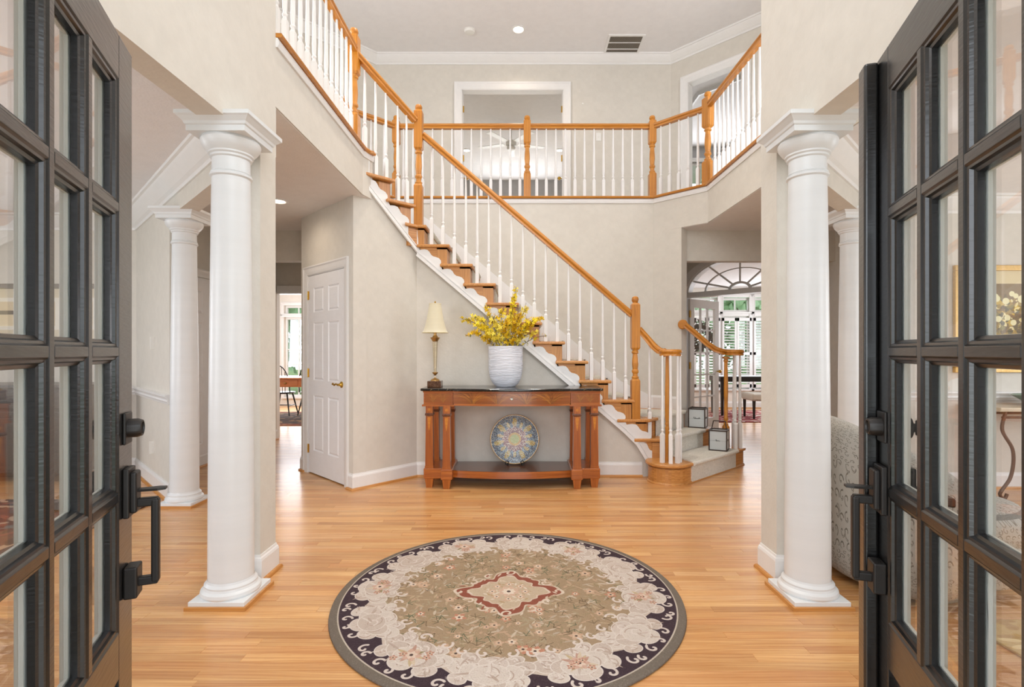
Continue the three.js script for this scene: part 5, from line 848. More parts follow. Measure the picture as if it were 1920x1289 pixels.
// ---------------------------------------------------------------- mosaic plate
{
  const r = 0.234, t = thing('decorative_plate', 'round blue and yellow mosaic sunflower plate standing on the console shelf', 'plate', -0.036, 0.159, 5.02);
  const tx = canvasTex(768, 768, (c, w) => {
    const keep = seed; seed = 81; c.fillStyle = '#928a78'; c.fillRect(0, 0, w, w); c.translate(w / 2, w / 2); const S = w / 2;
    const pick = (a, q) => {
      if (q > 0.965) return '#e6dcc4';
      if (q < 0.2) return rnd() < 0.75 ? '#b3c464' : '#d3d894';
      if (q < 0.27) return rnd() < 0.7 ? '#dfb83f' : '#c98d36';
      if (q < 0.5 + 0.04 * Math.cos(12 * a)) return rnd() < 0.7 ? ['#7c2a34', '#97434a', '#6c2a44'][Math.floor(rnd() * 3)] : '#e6d8c8';
      const k = 7, pa = Math.abs(((a / (2 * PI) * k + 0.25) % 1 + 1) % 1 - 0.5) * 2, pb = Math.abs(((a / (2 * PI) * k + 0.75) % 1 + 1) % 1 - 0.5) * 2;
      if ((pa < 0.36 - Math.abs(q - 0.66) * 0.9 && q < 0.86) || (pb < 0.26 - Math.abs(q - 0.6) * 0.9 && q < 0.74)) return rnd() < 0.72 ? ['#d0ae34', '#c49a34', '#c6bf62'][Math.floor(rnd() * 3)] : '#efe8cf';
      return ['#1f4a78', '#3f729c', '#86a9c4', '#c3d2dc', '#2a4068', '#6d9ab2', '#16335c'][Math.floor(rnd() * 7)];
    };
    for (let q = 0.02; q < 1; q += 0.026) { const n = Math.max(4, Math.floor(q * 2 * PI / 0.03)); for (let i = 0; i < n; i++) { const a = i / n * 2 * PI + q * 7 + rr(-0.02, 0.02), x = q * S * Math.cos(a), y = q * S * Math.sin(a); c.fillStyle = pick(a, q); c.save(); c.translate(x, y); c.rotate(a + rr(-0.3, 0.3)); c.fillRect(-4, -4.6, 8, 9.2); c.restore(); } }
    seed = keep;
  });
  const g = bare(lathe([[0.0001, 0.012], [r * 0.5, 0.012], [r * 0.8, 0.018], [r - 0.008, 0.034], [r, 0.036], [r, 0.030], [r * 0.8, 0.010], [r * 0.5, 0.0], [0.0001, 0.0]], 72)), p = g.attributes.position, uv = new Float32Array(p.count * 2);
  for (let i = 0; i < p.count; i++) { uv[2 * i] = 0.5 + p.getX(i) / 2 / r; uv[2 * i + 1] = 0.5 - p.getZ(i) / 2 / r; }
  g.setAttribute('uv', new THREE.BufferAttribute(uv, 2));
  const m = mk('dish', g, phys({ map: tx, roughness: 0.3, clearcoat: 0.3, clearcoatRoughness: 0.1 }), t, null, true); m.rotation.x = PI / 2 - 0.16; m.position.set(0, r + 0.006, -0.03);
  const rim = mk('gilt_rim', new THREE.TorusGeometry(r, 0.0035, 8, 80).rotateX(PI / 2).translate(0, 0.033, 0), M.antique, t); rim.rotation.x = PI / 2 - 0.16; rim.position.copy(m.position);
  const st = thing('plate_stand', 'small dark wire stand holding up the mosaic plate', 'stand', -0.036, 0.159, 5.02);
  for (const s of sides) {
    const x = s * 0.068, loop = []; for (let i = 0; i <= 22; i++) { const a = -PI / 2 + i / 22 * PI * 1.9 * s, q = lerp(0.026, 0.006, i / 22); loop.push(V3(x + q * Math.cos(a), 0.03 + q * Math.sin(a), 0.055)); }
    mk('scroll_foot', tube(loop, 0.0035, 60, 6), M.iron, st);
    mk('support', [stick(V3(x, 0.004, 0.055), V3(x, 0.004, -0.09), 0.0035), stick(V3(x, 0.004, -0.09), V3(x * 0.5, 0.25, -0.115), 0.0035)], M.iron, st);
  }
  mk('cross_bar', stick(V3(-0.034, 0.25, -0.115), V3(0.034, 0.25, -0.115), 0.003), M.iron, st);
}
// ---------------------------------------------------------------- lanterns on the bottom steps
{
  const frost = phys({ color: '#eef1f0', transmission: 0.6, thickness: 0, roughness: 0.6 }), metal = std({ map: speckTex('#3d2e24', 20, 20, 0.1, 91), roughness: 0.5, metalness: 0.25 });
  const ink = std({ color: '#26221f', roughness: 0.7 });
  [['square metal lantern with frosted sides on the second stair step', 2.03, 2 * RH + 0.013, 5.86, 0.185, false], ['square metal lantern with raised handle on the bottom stair step', 2.14, RH + 0.013, 5.53, 0.185, true]].forEach(([label, X, Y, d, w, up], k) => {
    const t = thing('lantern', label, 'lantern', X, Y, d, -0.5), h = 0.205, a = w / 2, b = 0.012;
    mk('base', box(-a, a, 0, 0.012, -a, a), metal, t);
    for (const x of sides) for (const z of sides) mk('corner_post', box(x * a - (x > 0 ? b : 0), x * a + (x > 0 ? 0 : b), 0.012, h, z * a - (z > 0 ? b : 0), z * a + (z > 0 ? 0 : b)), metal, t);
    mk('top_frame', [box(-a, a, h, h + 0.012, a - b, a), box(-a, a, h, h + 0.012, -a, -a + b), box(-a, -a + b, h, h + 0.012, -a + b, a - b), box(a - b, a, h, h + 0.012, -a + b, a - b)], metal, t);
    for (const [rot] of [[0], [PI / 2], [PI], [-PI / 2]]) { const p = mk('glass_panel', box(-a + b, a - b, 0.012, h, a - 0.008, a - 0.005), frost, t); p.rotation.y = rot; }
    // script word written across the panels
    const pen = k ? [[-0.02, 0], [-0.018, 0.016], [-0.012, -0.004], [-0.006, 0.006], [0, -0.002], [0.008, 0.006], [0.014, -0.003], [0.022, 0.004]] : [[-0.035, -0.002], [-0.028, 0.018], [-0.02, -0.006], [-0.012, 0.014], [-0.008, -0.004], [0, 0.006], [0.006, -0.005], [0.014, 0.006], [0.02, -0.004], [0.028, 0.016], [0.03, -0.002], [0.04, 0.004]];
    for (const rot of [0, PI / 2]) { const wv = mk('script_lettering', [tube(pen.map(([x, y]) => V3(x, 0.105 + y, a - 0.004)), 0.0016, 60, 5), box(-a + b, a - b, 0.1035, 0.1045, a - 0.0052, a - 0.0046)], ink, t); wv.rotation.y = rot; }
    const hy = h + 0.012, hp = up ? [V3(-0.075, hy, 0), V3(-0.06, hy + 0.085, -0.03), V3(0.06, hy + 0.085, -0.03), V3(0.075, hy, 0)] : [V3(-0.075, hy + 0.004, -0.07), V3(-0.055, hy + 0.006, 0.0), V3(0.055, hy + 0.006, 0.0), V3(0.075, hy + 0.004, -0.07)];
    mk('handle', [0, 1, 2].map((i) => stick(hp[i], hp[i + 1], 0.0055)), metal, t);
  });
}
// ---------------------------------------------------------------- right room: tub chair, rug, side table, painting
{
  const damask = canvasTex(512, 512, (c, w) => {
    const keep = seed; seed = 101; c.fillStyle = '#b9b4aa'; c.fillRect(0, 0, w, w); c.lineCap = 'round';
    const sp = (x, y, r, a0, dir) => { c.beginPath(); for (let i = 0; i <= 26; i++) { const t = i / 26, a = a0 + dir * t * 5, q = r * (1 - t * 0.85); const X = x + q * Math.cos(a), Y = y + q * Math.sin(a); i ? c.lineTo(X, Y) : c.moveTo(X, Y); } c.stroke(); };
    for (let i = 0; i < 8; i++) for (let j = 0; j < 8; j++) for (const [ox, oy] of [[0, 0]]) { const x = (i + 0.5 + rr(-0.25, 0.25)) * 64, y = (j + 0.5 + rr(-0.25, 0.25)) * 64, a = rnd() * 6.3, dir = rnd() < 0.5 ? 1 : -1, r = rr(22, 32); for (const dx of [-w, 0, w]) for (const dy of [-w, 0, w]) { c.strokeStyle = '#7d776c'; c.lineWidth = 9; sp(x + dx + ox, y + dy + oy, r, a, dir); c.strokeStyle = '#d3cec4'; c.lineWidth = 2; sp(x + dx + 3, y + dy + 3, r * 0.9, a, dir); } }
    seed = keep;
  }, 1 / 0.24, 1 / 0.24);
  const fab = std({ map: damask, roughness: 0.95, bumpMap: bumpTex(64, 64, 2, 0.2, 102), bumpScale: 0.002 });
  const gridGeo = (nu, nv, f) => { const pos = [], uv = [], idx = []; for (let i = 0; i <= nu; i++) for (let j = 0; j <= nv; j++) { const [x, y, z, u, v] = f(i / nu, j / nv); pos.push(x, y, z); uv.push(u, v); } for (let i = 0; i < nu; i++) for (let j = 0; j < nv; j++) { const a = i * (nv + 1) + j, b = a + nv + 1; idx.push(a, b, b + 1, a, b + 1, a + 1); } const g = new THREE.BufferGeometry(); g.setAttribute('position', new THREE.Float32BufferAttribute(pos, 3)); g.setAttribute('uv', new THREE.Float32BufferAttribute(uv, 2)); g.setIndex(idx); g.computeVertexNormals(); return g; };
  const t = thing('tub_chair', 'curved grey scroll patterned tub chair behind the right column', 'chair', 2.19, 0, 2.9, -0.35);
  // back shell: rounded thick wall bent round the seat, tall at the back and low at the arms (local -x is the back)
  mk('backrest', gridGeo(44, 24, (u, v) => {
    const th = PI + lerp(-2.0, 2.0, u), k = Math.cos((u - 0.5) * PI * 0.95), top = lerp(0.56, 0.875, Math.pow(Math.max(0, k), 0.9)), bot = 0.025, a = v * 2 * PI, endK = Math.sqrt(clamp(1 - Math.pow(Math.abs(u - 0.5) * 2, 14), 0.02, 1));
    const cs = Math.cos(a), sn = Math.sin(a), ex = Math.sign(cs) * Math.pow(Math.abs(cs), 0.7), ey = Math.sign(sn) * Math.pow(Math.abs(sn), 0.45), yy = (bot + top) / 2 + ey * (top - bot) / 2 * endK;
    const pinch = 1 - 0.22 * Math.exp(-(((yy - 0.30) / 0.06) ** 2)), r = 0.375 + ex * 0.092 * endK * pinch + 0.03 * (yy / 0.87);
    return [r * Math.cos(th), yy, r * Math.sin(th) * 1.05, u * 1.6, v * 1.9];
  }), fab, t, null, true);
  mk('seat', gridGeo(48, 22, (u, v) => { const th = u * 2 * PI, q = [[0, 0.075], [0.33, 0.075], [0.37, 0.1], [0.378, 0.2], [0.365, 0.262], [0.352, 0.278], [0.372, 0.295], [0.385, 0.35], [0.378, 0.41], [0.34, 0.452], [0.25, 0.47], [0.0001, 0.478]]; const f = v * (q.length - 1), i = Math.min(q.length - 2, Math.floor(f)), w = f - i, r = lerp(q[i][0], q[i + 1][0], w), y = lerp(q[i][1], q[i + 1][1], w); return [r * Math.cos(th) * 1.15 + 0.07, y, r * Math.sin(th), y > 0.44 ? r * Math.cos(th) : u * 2.4, y > 0.44 ? r * Math.sin(th) : y + r]; }), fab, t, null, true);
  mk('plinth', sharpLathe([[0, 0], [0.3, 0], [0.31, 0.02], [0.31, 0.08], [0, 0.08]], 32), std({ color: '#2a211b', roughness: 0.5 }), t);

  const rugTex = (base, cols, sd, border, inner) => canvasTex(512, 512, (c, w) => { const keep = seed; seed = sd; c.fillStyle = border; c.fillRect(0, 0, w, w); c.fillStyle = inner; c.fillRect(46, 46, w - 92, w - 92); c.fillStyle = base; c.fillRect(58, 58, w - 116, w - 116); for (let i = 0; i < 340; i++) { c.fillStyle = cols[i % cols.length]; c.beginPath(); c.ellipse(rr(60, w - 60), rr(60, w - 60), rr(4, 22), rr(3, 9), rnd() * 6, 0, 7); c.fill(); } for (let i = 0; i < 160; i++) { c.fillStyle = cols[i % cols.length]; const q = rnd() * w, e = rnd() < 0.5 ? rr(4, 42) : w - rr(4, 42); c.beginPath(); rnd() < 0.5 ? c.ellipse(q, e, 9, 5, rnd() * 6, 0, 7) : c.ellipse(e, q, 9, 5, rnd() * 6, 0, 7); c.fill(); } seed = keep; });
  const areaRug = (x0, x1, d0, d1, tex, label) => { const g = bare(rbox(x0, x1, 0.0005, 0.012, -d1, -d0, 0.004)), p = g.attributes.position, uv = new Float32Array(p.count * 2); for (let i = 0; i < p.count; i++) { uv[2 * i] = (p.getX(i) - x0) / (x1 - x0); uv[2 * i + 1] = (-p.getZ(i) - d0) / (d1 - d0); } g.setAttribute('uv', new THREE.BufferAttribute(uv, 2)); tag(mk('area_rug', g, std({ map: tex, roughness: 1 }), scene, null, true), label, 'rug'); };
  areaRug(2.05, 4.9, 0.95, 2.4, rugTex('#c9b27e', ['#b8965a', '#dccb9e', '#a98550', '#d8c08c'], 111, '#b99a62', '#8d6f45'), 'golden patterned area rug in the right room seen through the door panes');
  areaRug(-5.6, -3.0, 2.3, 4.35, rugTex('#5d3c33', ['#a98f78', '#3a2c2a', '#c4b39c', '#7c4a3c', '#6d6a64'], 112, '#3b2a28', '#a38c74'), 'dark red and cream patterned rug in the left room');
  areaRug(-5.9, -2.6, 8.75, 10.7, rugTex('#4a3428', ['#2b201b', '#7d5a3c', '#a07a4e', '#3a2a22'], 113, '#7d3f22', '#2c211c'), 'dark patterned rug under the breakfast table');
  areaRug(3.2, 5.9, 9.15, 11.0, rugTex('#8c2f33', ['#d8c7b5', '#6a1f26', '#b8605a', '#e6dccf'], 114, '#7c222b', '#d9c9b8'), 'red and cream oriental rug in the sun room');

  // framed pictures
  const picture = (X, Y, d, w, h, frameMat, tex, label, mat) => {
    const o = thing('framed_picture', label, 'picture', X, Y, d), f = 0.05;
    mk('frame', [rbox(-w / 2, w / 2, h / 2 - f, h / 2, 0, 0.035, 0.006), rbox(-w / 2, w / 2, -h / 2, -h / 2 + f, 0, 0.035, 0.006), rbox(-w / 2, -w / 2 + f, -h / 2 + f, h / 2 - f, 0, 0.035, 0.006), rbox(w / 2 - f, w / 2, -h / 2 + f, h / 2 - f, 0, 0.035, 0.006)], frameMat, o);
    const g = bare(box(-w / 2 + f, w / 2 - f, -h / 2 + f, h / 2 - f, 0.004, 0.012)), p = g.attributes.position, uv = new Float32Array(p.count * 2); for (let i = 0; i < p.count; i++) { uv[2 * i] = (p.getX(i) + w / 2 - f) / (w - 2 * f); uv[2 * i + 1] = (p.getY(i) + h / 2 - f) / (h - 2 * f); } g.setAttribute('uv', new THREE.BufferAttribute(uv, 2));
    mk('print', g, std({ map: tex, roughness: mat }), o, null, true);
  };
  const gold = std({ map: speckTex('#c9a25c', 40, 24, 0.2, 121), roughness: 0.4, metalness: 0.6 });
  picture(4.55, 1.55, 4.748, 1.15, 0.98, gold, canvasTex(512, 448, (c, w, h) => { const keep = seed; seed = 122; c.fillStyle = '#d8c79a'; c.fillRect(0, 0, w, h); c.fillStyle = '#7a6134'; c.fillRect(60, 60, w - 120, h - 120); for (let i = 0; i < 500; i++) { c.fillStyle = ['#5d4a22', '#9b8030', '#c2a43e', '#7d7432', '#4d4a2a', '#e0d29a'][i % 6]; c.beginPath(); c.ellipse(w / 2 + rr(-1, 1) * 150, h / 2 + 20 + rr(-1, 1) * 120, rr(3, 18), rr(3, 12), rnd() * 6, 0, 7); c.fill(); } for (let i = 0; i < 16; i++) { c.fillStyle = '#e6dfae'; c.beginPath(); c.arc(w / 2 + rr(-140, 140), h / 2 + rr(-120, 20), rr(10, 18), 0, 7); c.fill(); } seed = keep; }), 'gold framed flower painting on the right room wall', 0.5);
  const slate = std({ color: '#6f665c', roughness: 0.5 });
  picture(-4.95, 1.645, 5.398, 1.35, 0.62, slate, canvasTex(640, 256, (c, w, h) => { const keep = seed; seed = 123; c.fillStyle = '#dccfb4'; c.fillRect(0, 0, w, h); c.fillStyle = '#efe8da'; c.fillRect(0, 46, w, h - 92); for (const x of [70, 270, 470]) { c.fillStyle = '#dcc8a6'; c.fillRect(x, 66, 120, 124); c.strokeStyle = '#6d5640'; c.lineWidth = 9; c.beginPath(); c.moveTo(x + 18, 90 + rr(0, 40)); c.lineTo(x + 100, 150 + rr(-40, 20)); c.stroke(); c.fillStyle = '#57493d'; c.fillRect(x + 10, 112, 100, 20); } seed = keep; }), 'long framed triptych print over the dark sideboard', 0.4);

  // sideboard in the left room
  const sbm = phys({ map: woodTex('#4a4038', '#332b26', 0.9, 0.25, 131), roughness: 0.4, clearcoat: 0.3 });
  const sb = thing('sideboard', 'dark wooden sideboard along the left room wall behind the door panes', 'cabinet', -4.95, 0, 5.13);
  mk('body', box(-0.8, 0.8, 0.1, 0.9, -0.24, 0.22), sbm, sb); mk('top', rbox(-0.84, 0.84, 0.9, 0.935, -0.245, 0.25, 0.006), sbm, sb);
  for (const x of sides) for (const z of sides) mk('leg', sq(0.05, 0, 0.1, 0.06, x * 0.74, z * 0.17), sbm, sb);
  for (let i = 0; i < 3; i++) { const x0 = -0.77 + i * 0.52; const d = mk('door', rbox(x0, x0 + 0.5, 0.14, 0.68, 0.22, 0.238, 0.004), sbm, sb); mk('door_panel', rbox(x0 + 0.06, x0 + 0.44, 0.2, 0.62, 0.236, 0.246, 0.004), sbm, d); const w = mk('drawer', rbox(x0, x0 + 0.5, 0.71, 0.87, 0.22, 0.238, 0.004), sbm, sb); mk('knob', new THREE.SphereGeometry(0.014, 10, 8).translate(x0 + 0.25, 0.79, 0.25), M.nickel, w); mk('knob', new THREE.SphereGeometry(0.012, 10, 8).translate(x0 + 0.46, 0.42, 0.25), M.nickel, d); }
  // scroll legged side table with a green dish
  const st = thing('side_table', 'scroll legged iron side table with pale top under the flower painting', 'table', 4.5, 0, 4.5);
  const rust = std({ color: '#6a4a33', roughness: 0.55, metalness: 0.4 });
  mk('table_top', rbox(-0.5, 0.5, 0.75, 0.785, -0.2, 0.2, 0.008), std({ map: speckTex('#cfc4ab', 20, 14, 0.4, 141), roughness: 0.3 }), st);
  mk('apron', [stick(V3(-0.45, 0.7, 0.16), V3(0.45, 0.7, 0.16), 0.01), stick(V3(-0.45, 0.7, -0.16), V3(0.45, 0.7, -0.16), 0.01)], rust, st);
  for (const x of sides) for (const z of sides) mk('leg', tube([V3(x * 0.42, 0.75, z * 0.16), V3(x * 0.45, 0.6, z * 0.16), V3(x * 0.36, 0.42, z * 0.16), V3(x * 0.38, 0.2, z * 0.16), V3(x * 0.47, 0.05, z * 0.16), V3(x * 0.43, 0.02, z * 0.16), V3(x * 0.41, 0.06, z * 0.16)], 0.013, 40, 8), rust, st);
  tag(mk('dish', sharpLathe([[0, 0], [0.07, 0], [0.075, 0.012], [0.15, 0.06], [0.19, 0.085], [0.18, 0.09], [0.13, 0.065], [0.06, 0.02], [0, 0.018]], 30), std({ color: '#5b7a66', roughness: 0.25 }), scene), 'green glazed dish on the scroll legged side table', 'dish').position.set(4.52, 0.786, -4.5);
}
// ---------------------------------------------------------------- breakfast room
{
  const cherry = phys({ map: woodTex('#cf7b38', '#b0612a', 1, 0.25, 151), roughness: 0.35, clearcoat: 0.4 }), blk = std({ color: '#1d1a19', roughness: 0.35 });
  const t = thing('dining_table', 'cherry wood breakfast table with a drawer seen down the left hall', 'table', -4.0, 0.012, 9.75);
  mk('table_top', rbox(-0.85, 0.85, 0.745, 0.77, -0.45, 0.45, 0.006), cherry, t, V3(1, 0, 0)); mk('apron', [box(-0.78, 0.78, 0.60, 0.745, 0.38, 0.40), box(-0.78, 0.78, 0.60, 0.745, -0.40, -0.38), box(-0.78, -0.76, 0.6, 0.745, -0.38, 0.38), box(0.76, 0.78, 0.6, 0.745, -0.38, 0.38)], cherry, t, V3(1, 0, 0));
  const dr = mk('drawer', rbox(-0.42, 0.02, 0.615, 0.735, 0.40, 0.408, 0.003), cherry, t, V3(1, 0, 0)); mk('knob', new THREE.SphereGeometry(0.02, 12, 8).scale(1.4, 0.8, 0.8).translate(-0.2, 0.67, 0.42), M.antique, dr);
  for (const x of sides) for (const z of sides) mk('leg', sq(0.045, 0, 0.745, 0.07, x * 0.76, z * 0.38), cherry, t, V3(0, 1, 0));
  const chair = (X, d, turn, label) => {
    const o = thing('windsor_chair', label, 'chair', X, 0.012, d, turn, 'black breakfast chairs');
    mk('seat', sharpLathe([[0, 0.42], [0.19, 0.42], [0.215, 0.435], [0.21, 0.452], [0.1, 0.446], [0, 0.445]], 28), blk, o);
    for (const x of sides) for (const z of sides) mk('leg', stick(V3(x * 0.12, 0.43, z * 0.12), V3(x * 0.2, 0, z * 0.2), 0.017, 0.012), blk, o);
    mk('stretcher', [stick(V3(-0.165, 0.19, 0.165), V3(-0.165, 0.19, -0.165), 0.009), stick(V3(0.165, 0.19, 0.165), V3(0.165, 0.19, -0.165), 0.009), stick(V3(-0.165, 0.19, 0), V3(0.165, 0.19, 0), 0.009)], blk, o);
    const hoop = []; for (let i = 0; i <= 16; i++) { const a = PI * i / 16; hoop.push(V3(-0.19 * Math.cos(a), 0.45 + 0.52 * Math.pow(Math.sin(a), 0.75), -0.15 - 0.09 * Math.sin(a))); }
    mk('backrest_hoop', tube(hoop, 0.011, 40, 7), blk, o);
    for (let k = -2; k <= 2; k++) { const x = k * 0.065; mk('spindle', stick(V3(x * 0.8, 0.44, -0.16), V3(x, 0.45 + 0.52 * Math.pow(Math.max(0, 1 - (x / 0.19) ** 2), 0.38) - 0.01, -0.235), 0.006), blk, o); }
  };
  chair(-4.62, 10.2, PI, 'black spindle back chair at the far side of the breakfast table, left one'); chair(-4.08, 10.25, PI, 'black spindle back chair at the far side of the breakfast table, right one'); chair(-4.86, 9.5, PI / 2 + 0.2, 'black spindle back chair at the end of the breakfast table');
}
// ---------------------------------------------------------------- sun room
{
  const dark = std({ color: '#221c1a', roughness: 0.35 }), cream = std({ map: speckTex('#e2dccf', 14, 30, 0.2, 161), roughness: 0.9 });
  const t = thing('desk', 'dark wooden table in front of the sun room windows', 'table', 4.65, 0.012, 10.3);
  mk('table_top', rbox(-0.75, 0.75, 0.66, 0.76, -0.3, 0.3, 0.006), dark, t); for (const x of sides) for (const z of sides) mk('leg', sq(0.04, 0, 0.66, 0.055, x * 0.7, z * 0.25), dark, t);
  const c = thing('upholstered_chair', 'cream upholstered chair with nailhead trim and dark legs in the sun room', 'chair', 4.55, 0.012, 9.75, 0);
  mk('seat', rbox(-0.26, 0.26, 0.33, 0.47, -0.25, 0.25, 0.04, 4), cream, c);
  const bk = mk('backrest', rbox(-0.05, 0.05, 0.0, 0.5, -0.25, 0.25, 0.04, 4), cream, c); bk.rotation.z = -0.3; bk.position.set(0.24, 0.38, 0);
  for (const x of sides) for (const z of sides) mk('leg', sq(0.028, 0, 0.34, 0.045, x * 0.21, z * 0.2), dark, c);
  const nails = []; for (let i = 0; i <= 14; i++) nails.push(new THREE.SphereGeometry(0.007, 6, 4).translate(-0.25 + i * 0.036, 0.35, 0.252)); mk('nailheads', nails, M.iron, c).userData.kind = 'stuff';
  const w = thing('wreath', 'dark leafy wreath hanging behind the glass of the open french door', 'wreath', 2.92, 1.5, 8.35), lm = std({ color: '#3c3a2c', roughness: 0.8, side: THREE.DoubleSide });
  const lf = []; const leaf = shp([[0, 0], [0.025, 0.04], [0, 0.1], [-0.025, 0.04]]); for (let i = 0; i < 150; i++) { const a = rnd() * 6.283, q = 0.17 + rr(-0.05, 0.05); lf.push(new THREE.ShapeGeometry(leaf).applyQuaternion(new THREE.Quaternion().setFromEuler(new THREE.Euler(rr(-1, 1), rr(-1, 1), rnd() * 6.3))).translate(q * Math.cos(a), q * Math.sin(a), rr(-0.04, 0.04))); }
  mk('ring', new THREE.TorusGeometry(0.17, 0.022, 8, 30), std({ color: '#4a3826', roughness: 0.9 }), w); mk('leaves', lf, lm, w).userData.kind = 'stuff';
}
// ---------------------------------------------------------------- ceiling fittings and lamps
function recessed(X, Y, d, label, power, color = '#ffe9cf', cone = 1.25) {
  const o = thing('recessed_light', label, 'light', X, Y, d);
  mk('trim_ring', sharpLathe([[0.064, -0.002], [0.09, -0.002], [0.092, -0.008], [0.07, -0.013], [0.064, -0.006]], 32), M.trim, o);
  mk('lamp_lens', new THREE.CylinderGeometry(0.066, 0.066, 0.004, 28).translate(0, -0.004, 0), new THREE.MeshStandardMaterial({ color: '#ffffff', emissive: color, emissiveIntensity: 9 }), o);
  const l = new THREE.SpotLight(color, power, 0, cone, 0.6, 2); l.position.set(X, Y - 0.02, -d); l.target.position.set(X, Y - 3, -d); l.castShadow = true; l.shadow.radius = 3; l.name = 'recessed_lamp'; scene.add(l, l.target);
}
recessed(0.0, CE, 6.87, 'bright recessed light in the gallery ceiling', 2.5);
for (const [x, d, w] of [[-0.75, 4.4, 'near the stairs on the left'], [0.75, 4.4, 'near the stairs on the right'], [-0.75, 2.4, 'near the entrance on the left'], [0.75, 2.4, 'near the entrance on the right']]) recessed(x, CE, d, `unseen recessed light high in the foyer ceiling ${w}`, d > 3 ? 13 : 4, '#fff3e4', 0.72);  // out of view, placed to brighten the floor and stairs
recessed(-1.1, CE, 11.0, 'recessed bedroom light on the left through the doorway', 10);
recessed(0.88, CE, 11.0, 'recessed bedroom light on the right through the doorway', 10);
recessed(4.6, CE, 8.9, 'added recessed light in the angled upstairs room', 6);  // added fill out of view, brightens the angled room
recessed(-2.25, Y1 - 0.004, 4.85, 'small recessed light in the hall ceiling under the gallery', 0.7, '#ffe9cf', 1.5);
{
  const sd = thing('smoke_detector', 'round white smoke detector on the gallery ceiling', 'detector', -0.65, CE, 6.9); mk('body', sharpLathe([[0.07, 0], [0.07, -0.012], [0.06, -0.03], [0.03, -0.036], [0, -0.036]], 30), M.plastic, sd); mk('base', sharpLathe([[0.078, 0], [0.078, -0.006], [0.06, -0.008]], 30), M.plastic, sd);
  const v = thing('return_vent', 'square return air vent in the gallery ceiling', 'vent', 1.467, CE, 7.235);
  mk('frame', [box(-0.25, 0.25, -0.012, 0, 0.22, 0.25), box(-0.25, 0.25, -0.012, 0, -0.25, -0.22), box(-0.25, -0.22, -0.012, 0, -0.22, 0.22), box(0.22, 0.25, -0.012, 0, -0.22, 0.22)], M.trim, v);
  for (const z of [-0.075, 0.075]) mk('bar', box(-0.22, 0.22, -0.012, -0.002, z - 0.007, z + 0.007), M.trim, v);
  mk('filter', box(-0.22, 0.22, -0.003, -0.001, -0.22, 0.22), std({ map: speckTex('#8b8178', 30, 20, 0.2, 171), roughness: 0.95 }), v);
  for (let i = 0; i < 44; i++) mk('louvre', new THREE.BoxGeometry(0.0015, 0.008, 0.44).translate(-0.215 + i * 0.01, -0.006, 0), M.nickel, v);
  const f = thing('ceiling_fan', 'white five blade ceiling fan in the bedroom beyond the doorway', 'fan', -0.14, CE, 9.9);
  mk('rod', stick(V3(0, 0, 0), V3(0, -0.26, 0), 0.014), M.plastic, f); mk('motor', sharpLathe([[0, -0.24], [0.07, -0.25], [0.1, -0.28], [0.1, -0.33], [0.06, -0.36], [0, -0.365]], 28), M.plastic, f); mk('light_bowl', sharpLathe([[0.05, -0.365], [0.085, -0.38], [0.07, -0.42], [0, -0.44]], 24), M.plastic, f);
  for (let i = 0; i < 5; i++) { const b = mk('blade', rbox(0.14, 0.66, -0.31, -0.302, -0.06, 0.06, 0.003), M.plastic, f); b.rotation.set(0.0, i * 1.2566 + 0.3, 0); }
  struct('trim_tray', [0].map((k) => mould([[3.0 + k, 10.6], [3.0 + k, 8.55 + k * 0.4], [3.7 + k * 0.4, 7.85 + k], [6.1, 7.85 + k]], [[0, CE - 0.05], [0.03, CE - 0.05], [0.05, CE - 0.02], [0.06, CE], [0, CE]], 1)), M.trim, 'white tray moulding on the ceiling of the angled upstairs room', 'moulding');
}
function plateOn(name, label, cat, X, Y, d, turn, kind) {
  const o = thing(name, label, cat, X, Y, d, turn); mk('cover_plate', rbox(-0.036, 0.036, -0.058, 0.058, 0, 0.006, 0.003), M.plastic, o);
  if (kind === 'switch') mk('toggle', rbox(-0.005, 0.005, -0.011, 0.011, 0.005, 0.014, 0.002), M.plastic, o); else for (const y of [-0.022, 0.022]) mk('socket', rbox(-0.016, 0.016, y - 0.013, y + 0.013, 0.005, 0.008, 0.002), M.plastic, o);
}
plateOn('light_switch', 'white light switch above the chair rail in the left room', 'switch', -3.335, 1.33, 4.755, PI / 4, 'switch');
plateOn('wall_outlet', 'white outlet low on the angled wall of the left room', 'outlet', -3.36, 0.37, 4.78, PI / 4, 'outlet');
plateOn('light_switch', 'white light switch on the gallery wall beside the wide doorway', 'switch', 1.16, 4.36, D3, 0, 'switch');
{ const m = new THREE.Group(); m.name = 'thermostat_sensor'; scene.add(m); m.position.set(0.93, 4.84, -D3); tag(m, 'tiny round sensor on the gallery wall right of the doorway', 'sensor'); mk('body', sharpLathe([[0.012, 0], [0.012, 0.006], [0, 0.008]], 16).rotateX(PI / 2), M.plastic, m); }
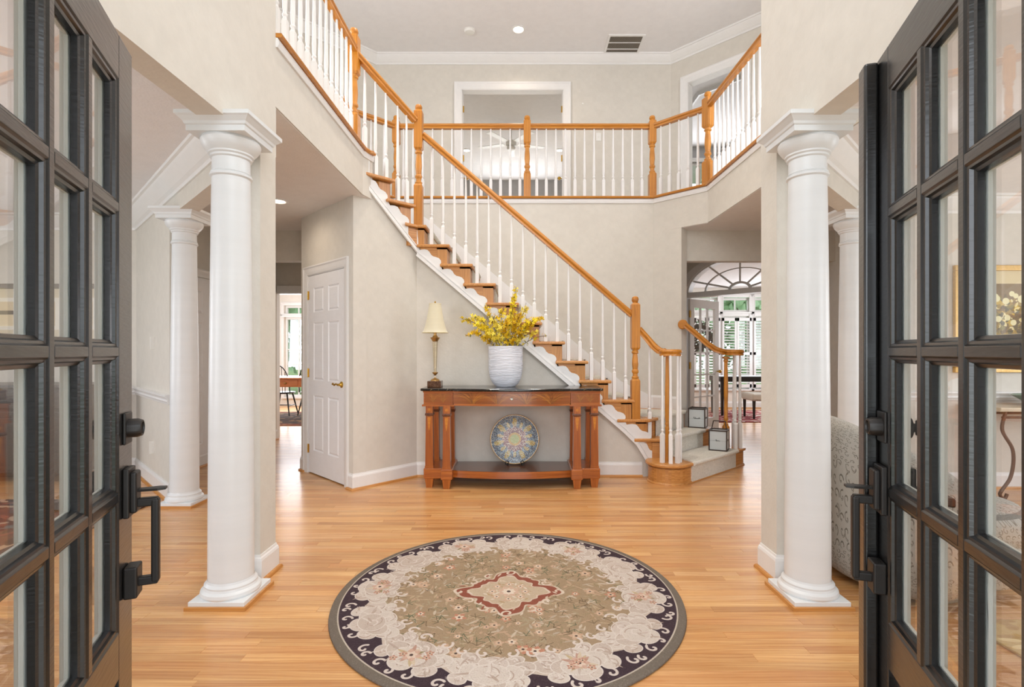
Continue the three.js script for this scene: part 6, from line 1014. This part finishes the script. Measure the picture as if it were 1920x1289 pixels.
// ---------------------------------------------------------------- outside
{
  struct('ground', box(-40, 40, -0.5, -0.3, -45, 25), std({ map: speckTex('#5f7a3f', 40, 30, 3, 181), roughness: 1 }), 'lawn around the house', 'ground');
  struct('ground_porch', [box(-2.6, 2.6, -0.3, -0.02, -0.6, 2.2)], std({ map: speckTex('#b5aea4', 30, 20, 0.8, 182), roughness: 0.9 }), 'stone porch at the entrance', 'porch');
  const trunkM = std({ color: '#5a4636', roughness: 0.95 }), cols = ['#95bb8d', '#a9c89f', '#88b083'];
  const lg = new THREE.ShapeGeometry(shp([[0, 0], [0.16, 0.12], [0, 0.36], [-0.16, 0.12]]));
  [[-9.5, 19, 5.5], [-6.5, 21, 6.2], [-3.6, 20, 5.2], [5.2, 21, 5.8], [8.2, 19.5, 5.4], [10.8, 21, 6]].forEach(([X, d, h], k) => {
    const words = ['tree behind the breakfast room at the far left', 'tall tree behind the breakfast room garden door', 'tree behind the second breakfast room window', 'tree behind the sun room near the french door', 'tree behind the middle sun room window', 'tree behind the last sun room window'];
    const o = thing('tree', `green leafy ${words[k]}`, 'tree', X, -0.3, d, 0, 'garden trees');
    mk('trunk', stick(V3(0, 0, 0), V3(0, h * 0.6, 0), 0.16, 0.09), trunkM, o);
    const im = new THREE.InstancedMesh(lg, std({ color: cols[k % 3], roughness: 0.9, side: THREE.DoubleSide }), 1000), mm = new THREE.Matrix4(), qq = new THREE.Quaternion();
    for (let i = 0; i < 1000; i++) { const u = rr(-1, 1), a = rnd() * 6.283, q = Math.cbrt(rnd()), s = Math.sqrt(1 - u * u); qq.setFromEuler(new THREE.Euler(rnd() * 6, rnd() * 6, rnd() * 6)); const sc = rr(0.7, 1.5); mm.compose(V3(q * s * Math.cos(a) * 1.9, h * 0.52 + q * u * h * 0.46, q * s * Math.sin(a) * 1.6), qq, V3(sc, sc, sc)); im.setMatrixAt(i, mm); }
    im.name = 'foliage'; im.userData.kind = 'stuff'; im.castShadow = im.receiveShadow = true; o.add(im);
  });
}
renderer.render(scene, camera);
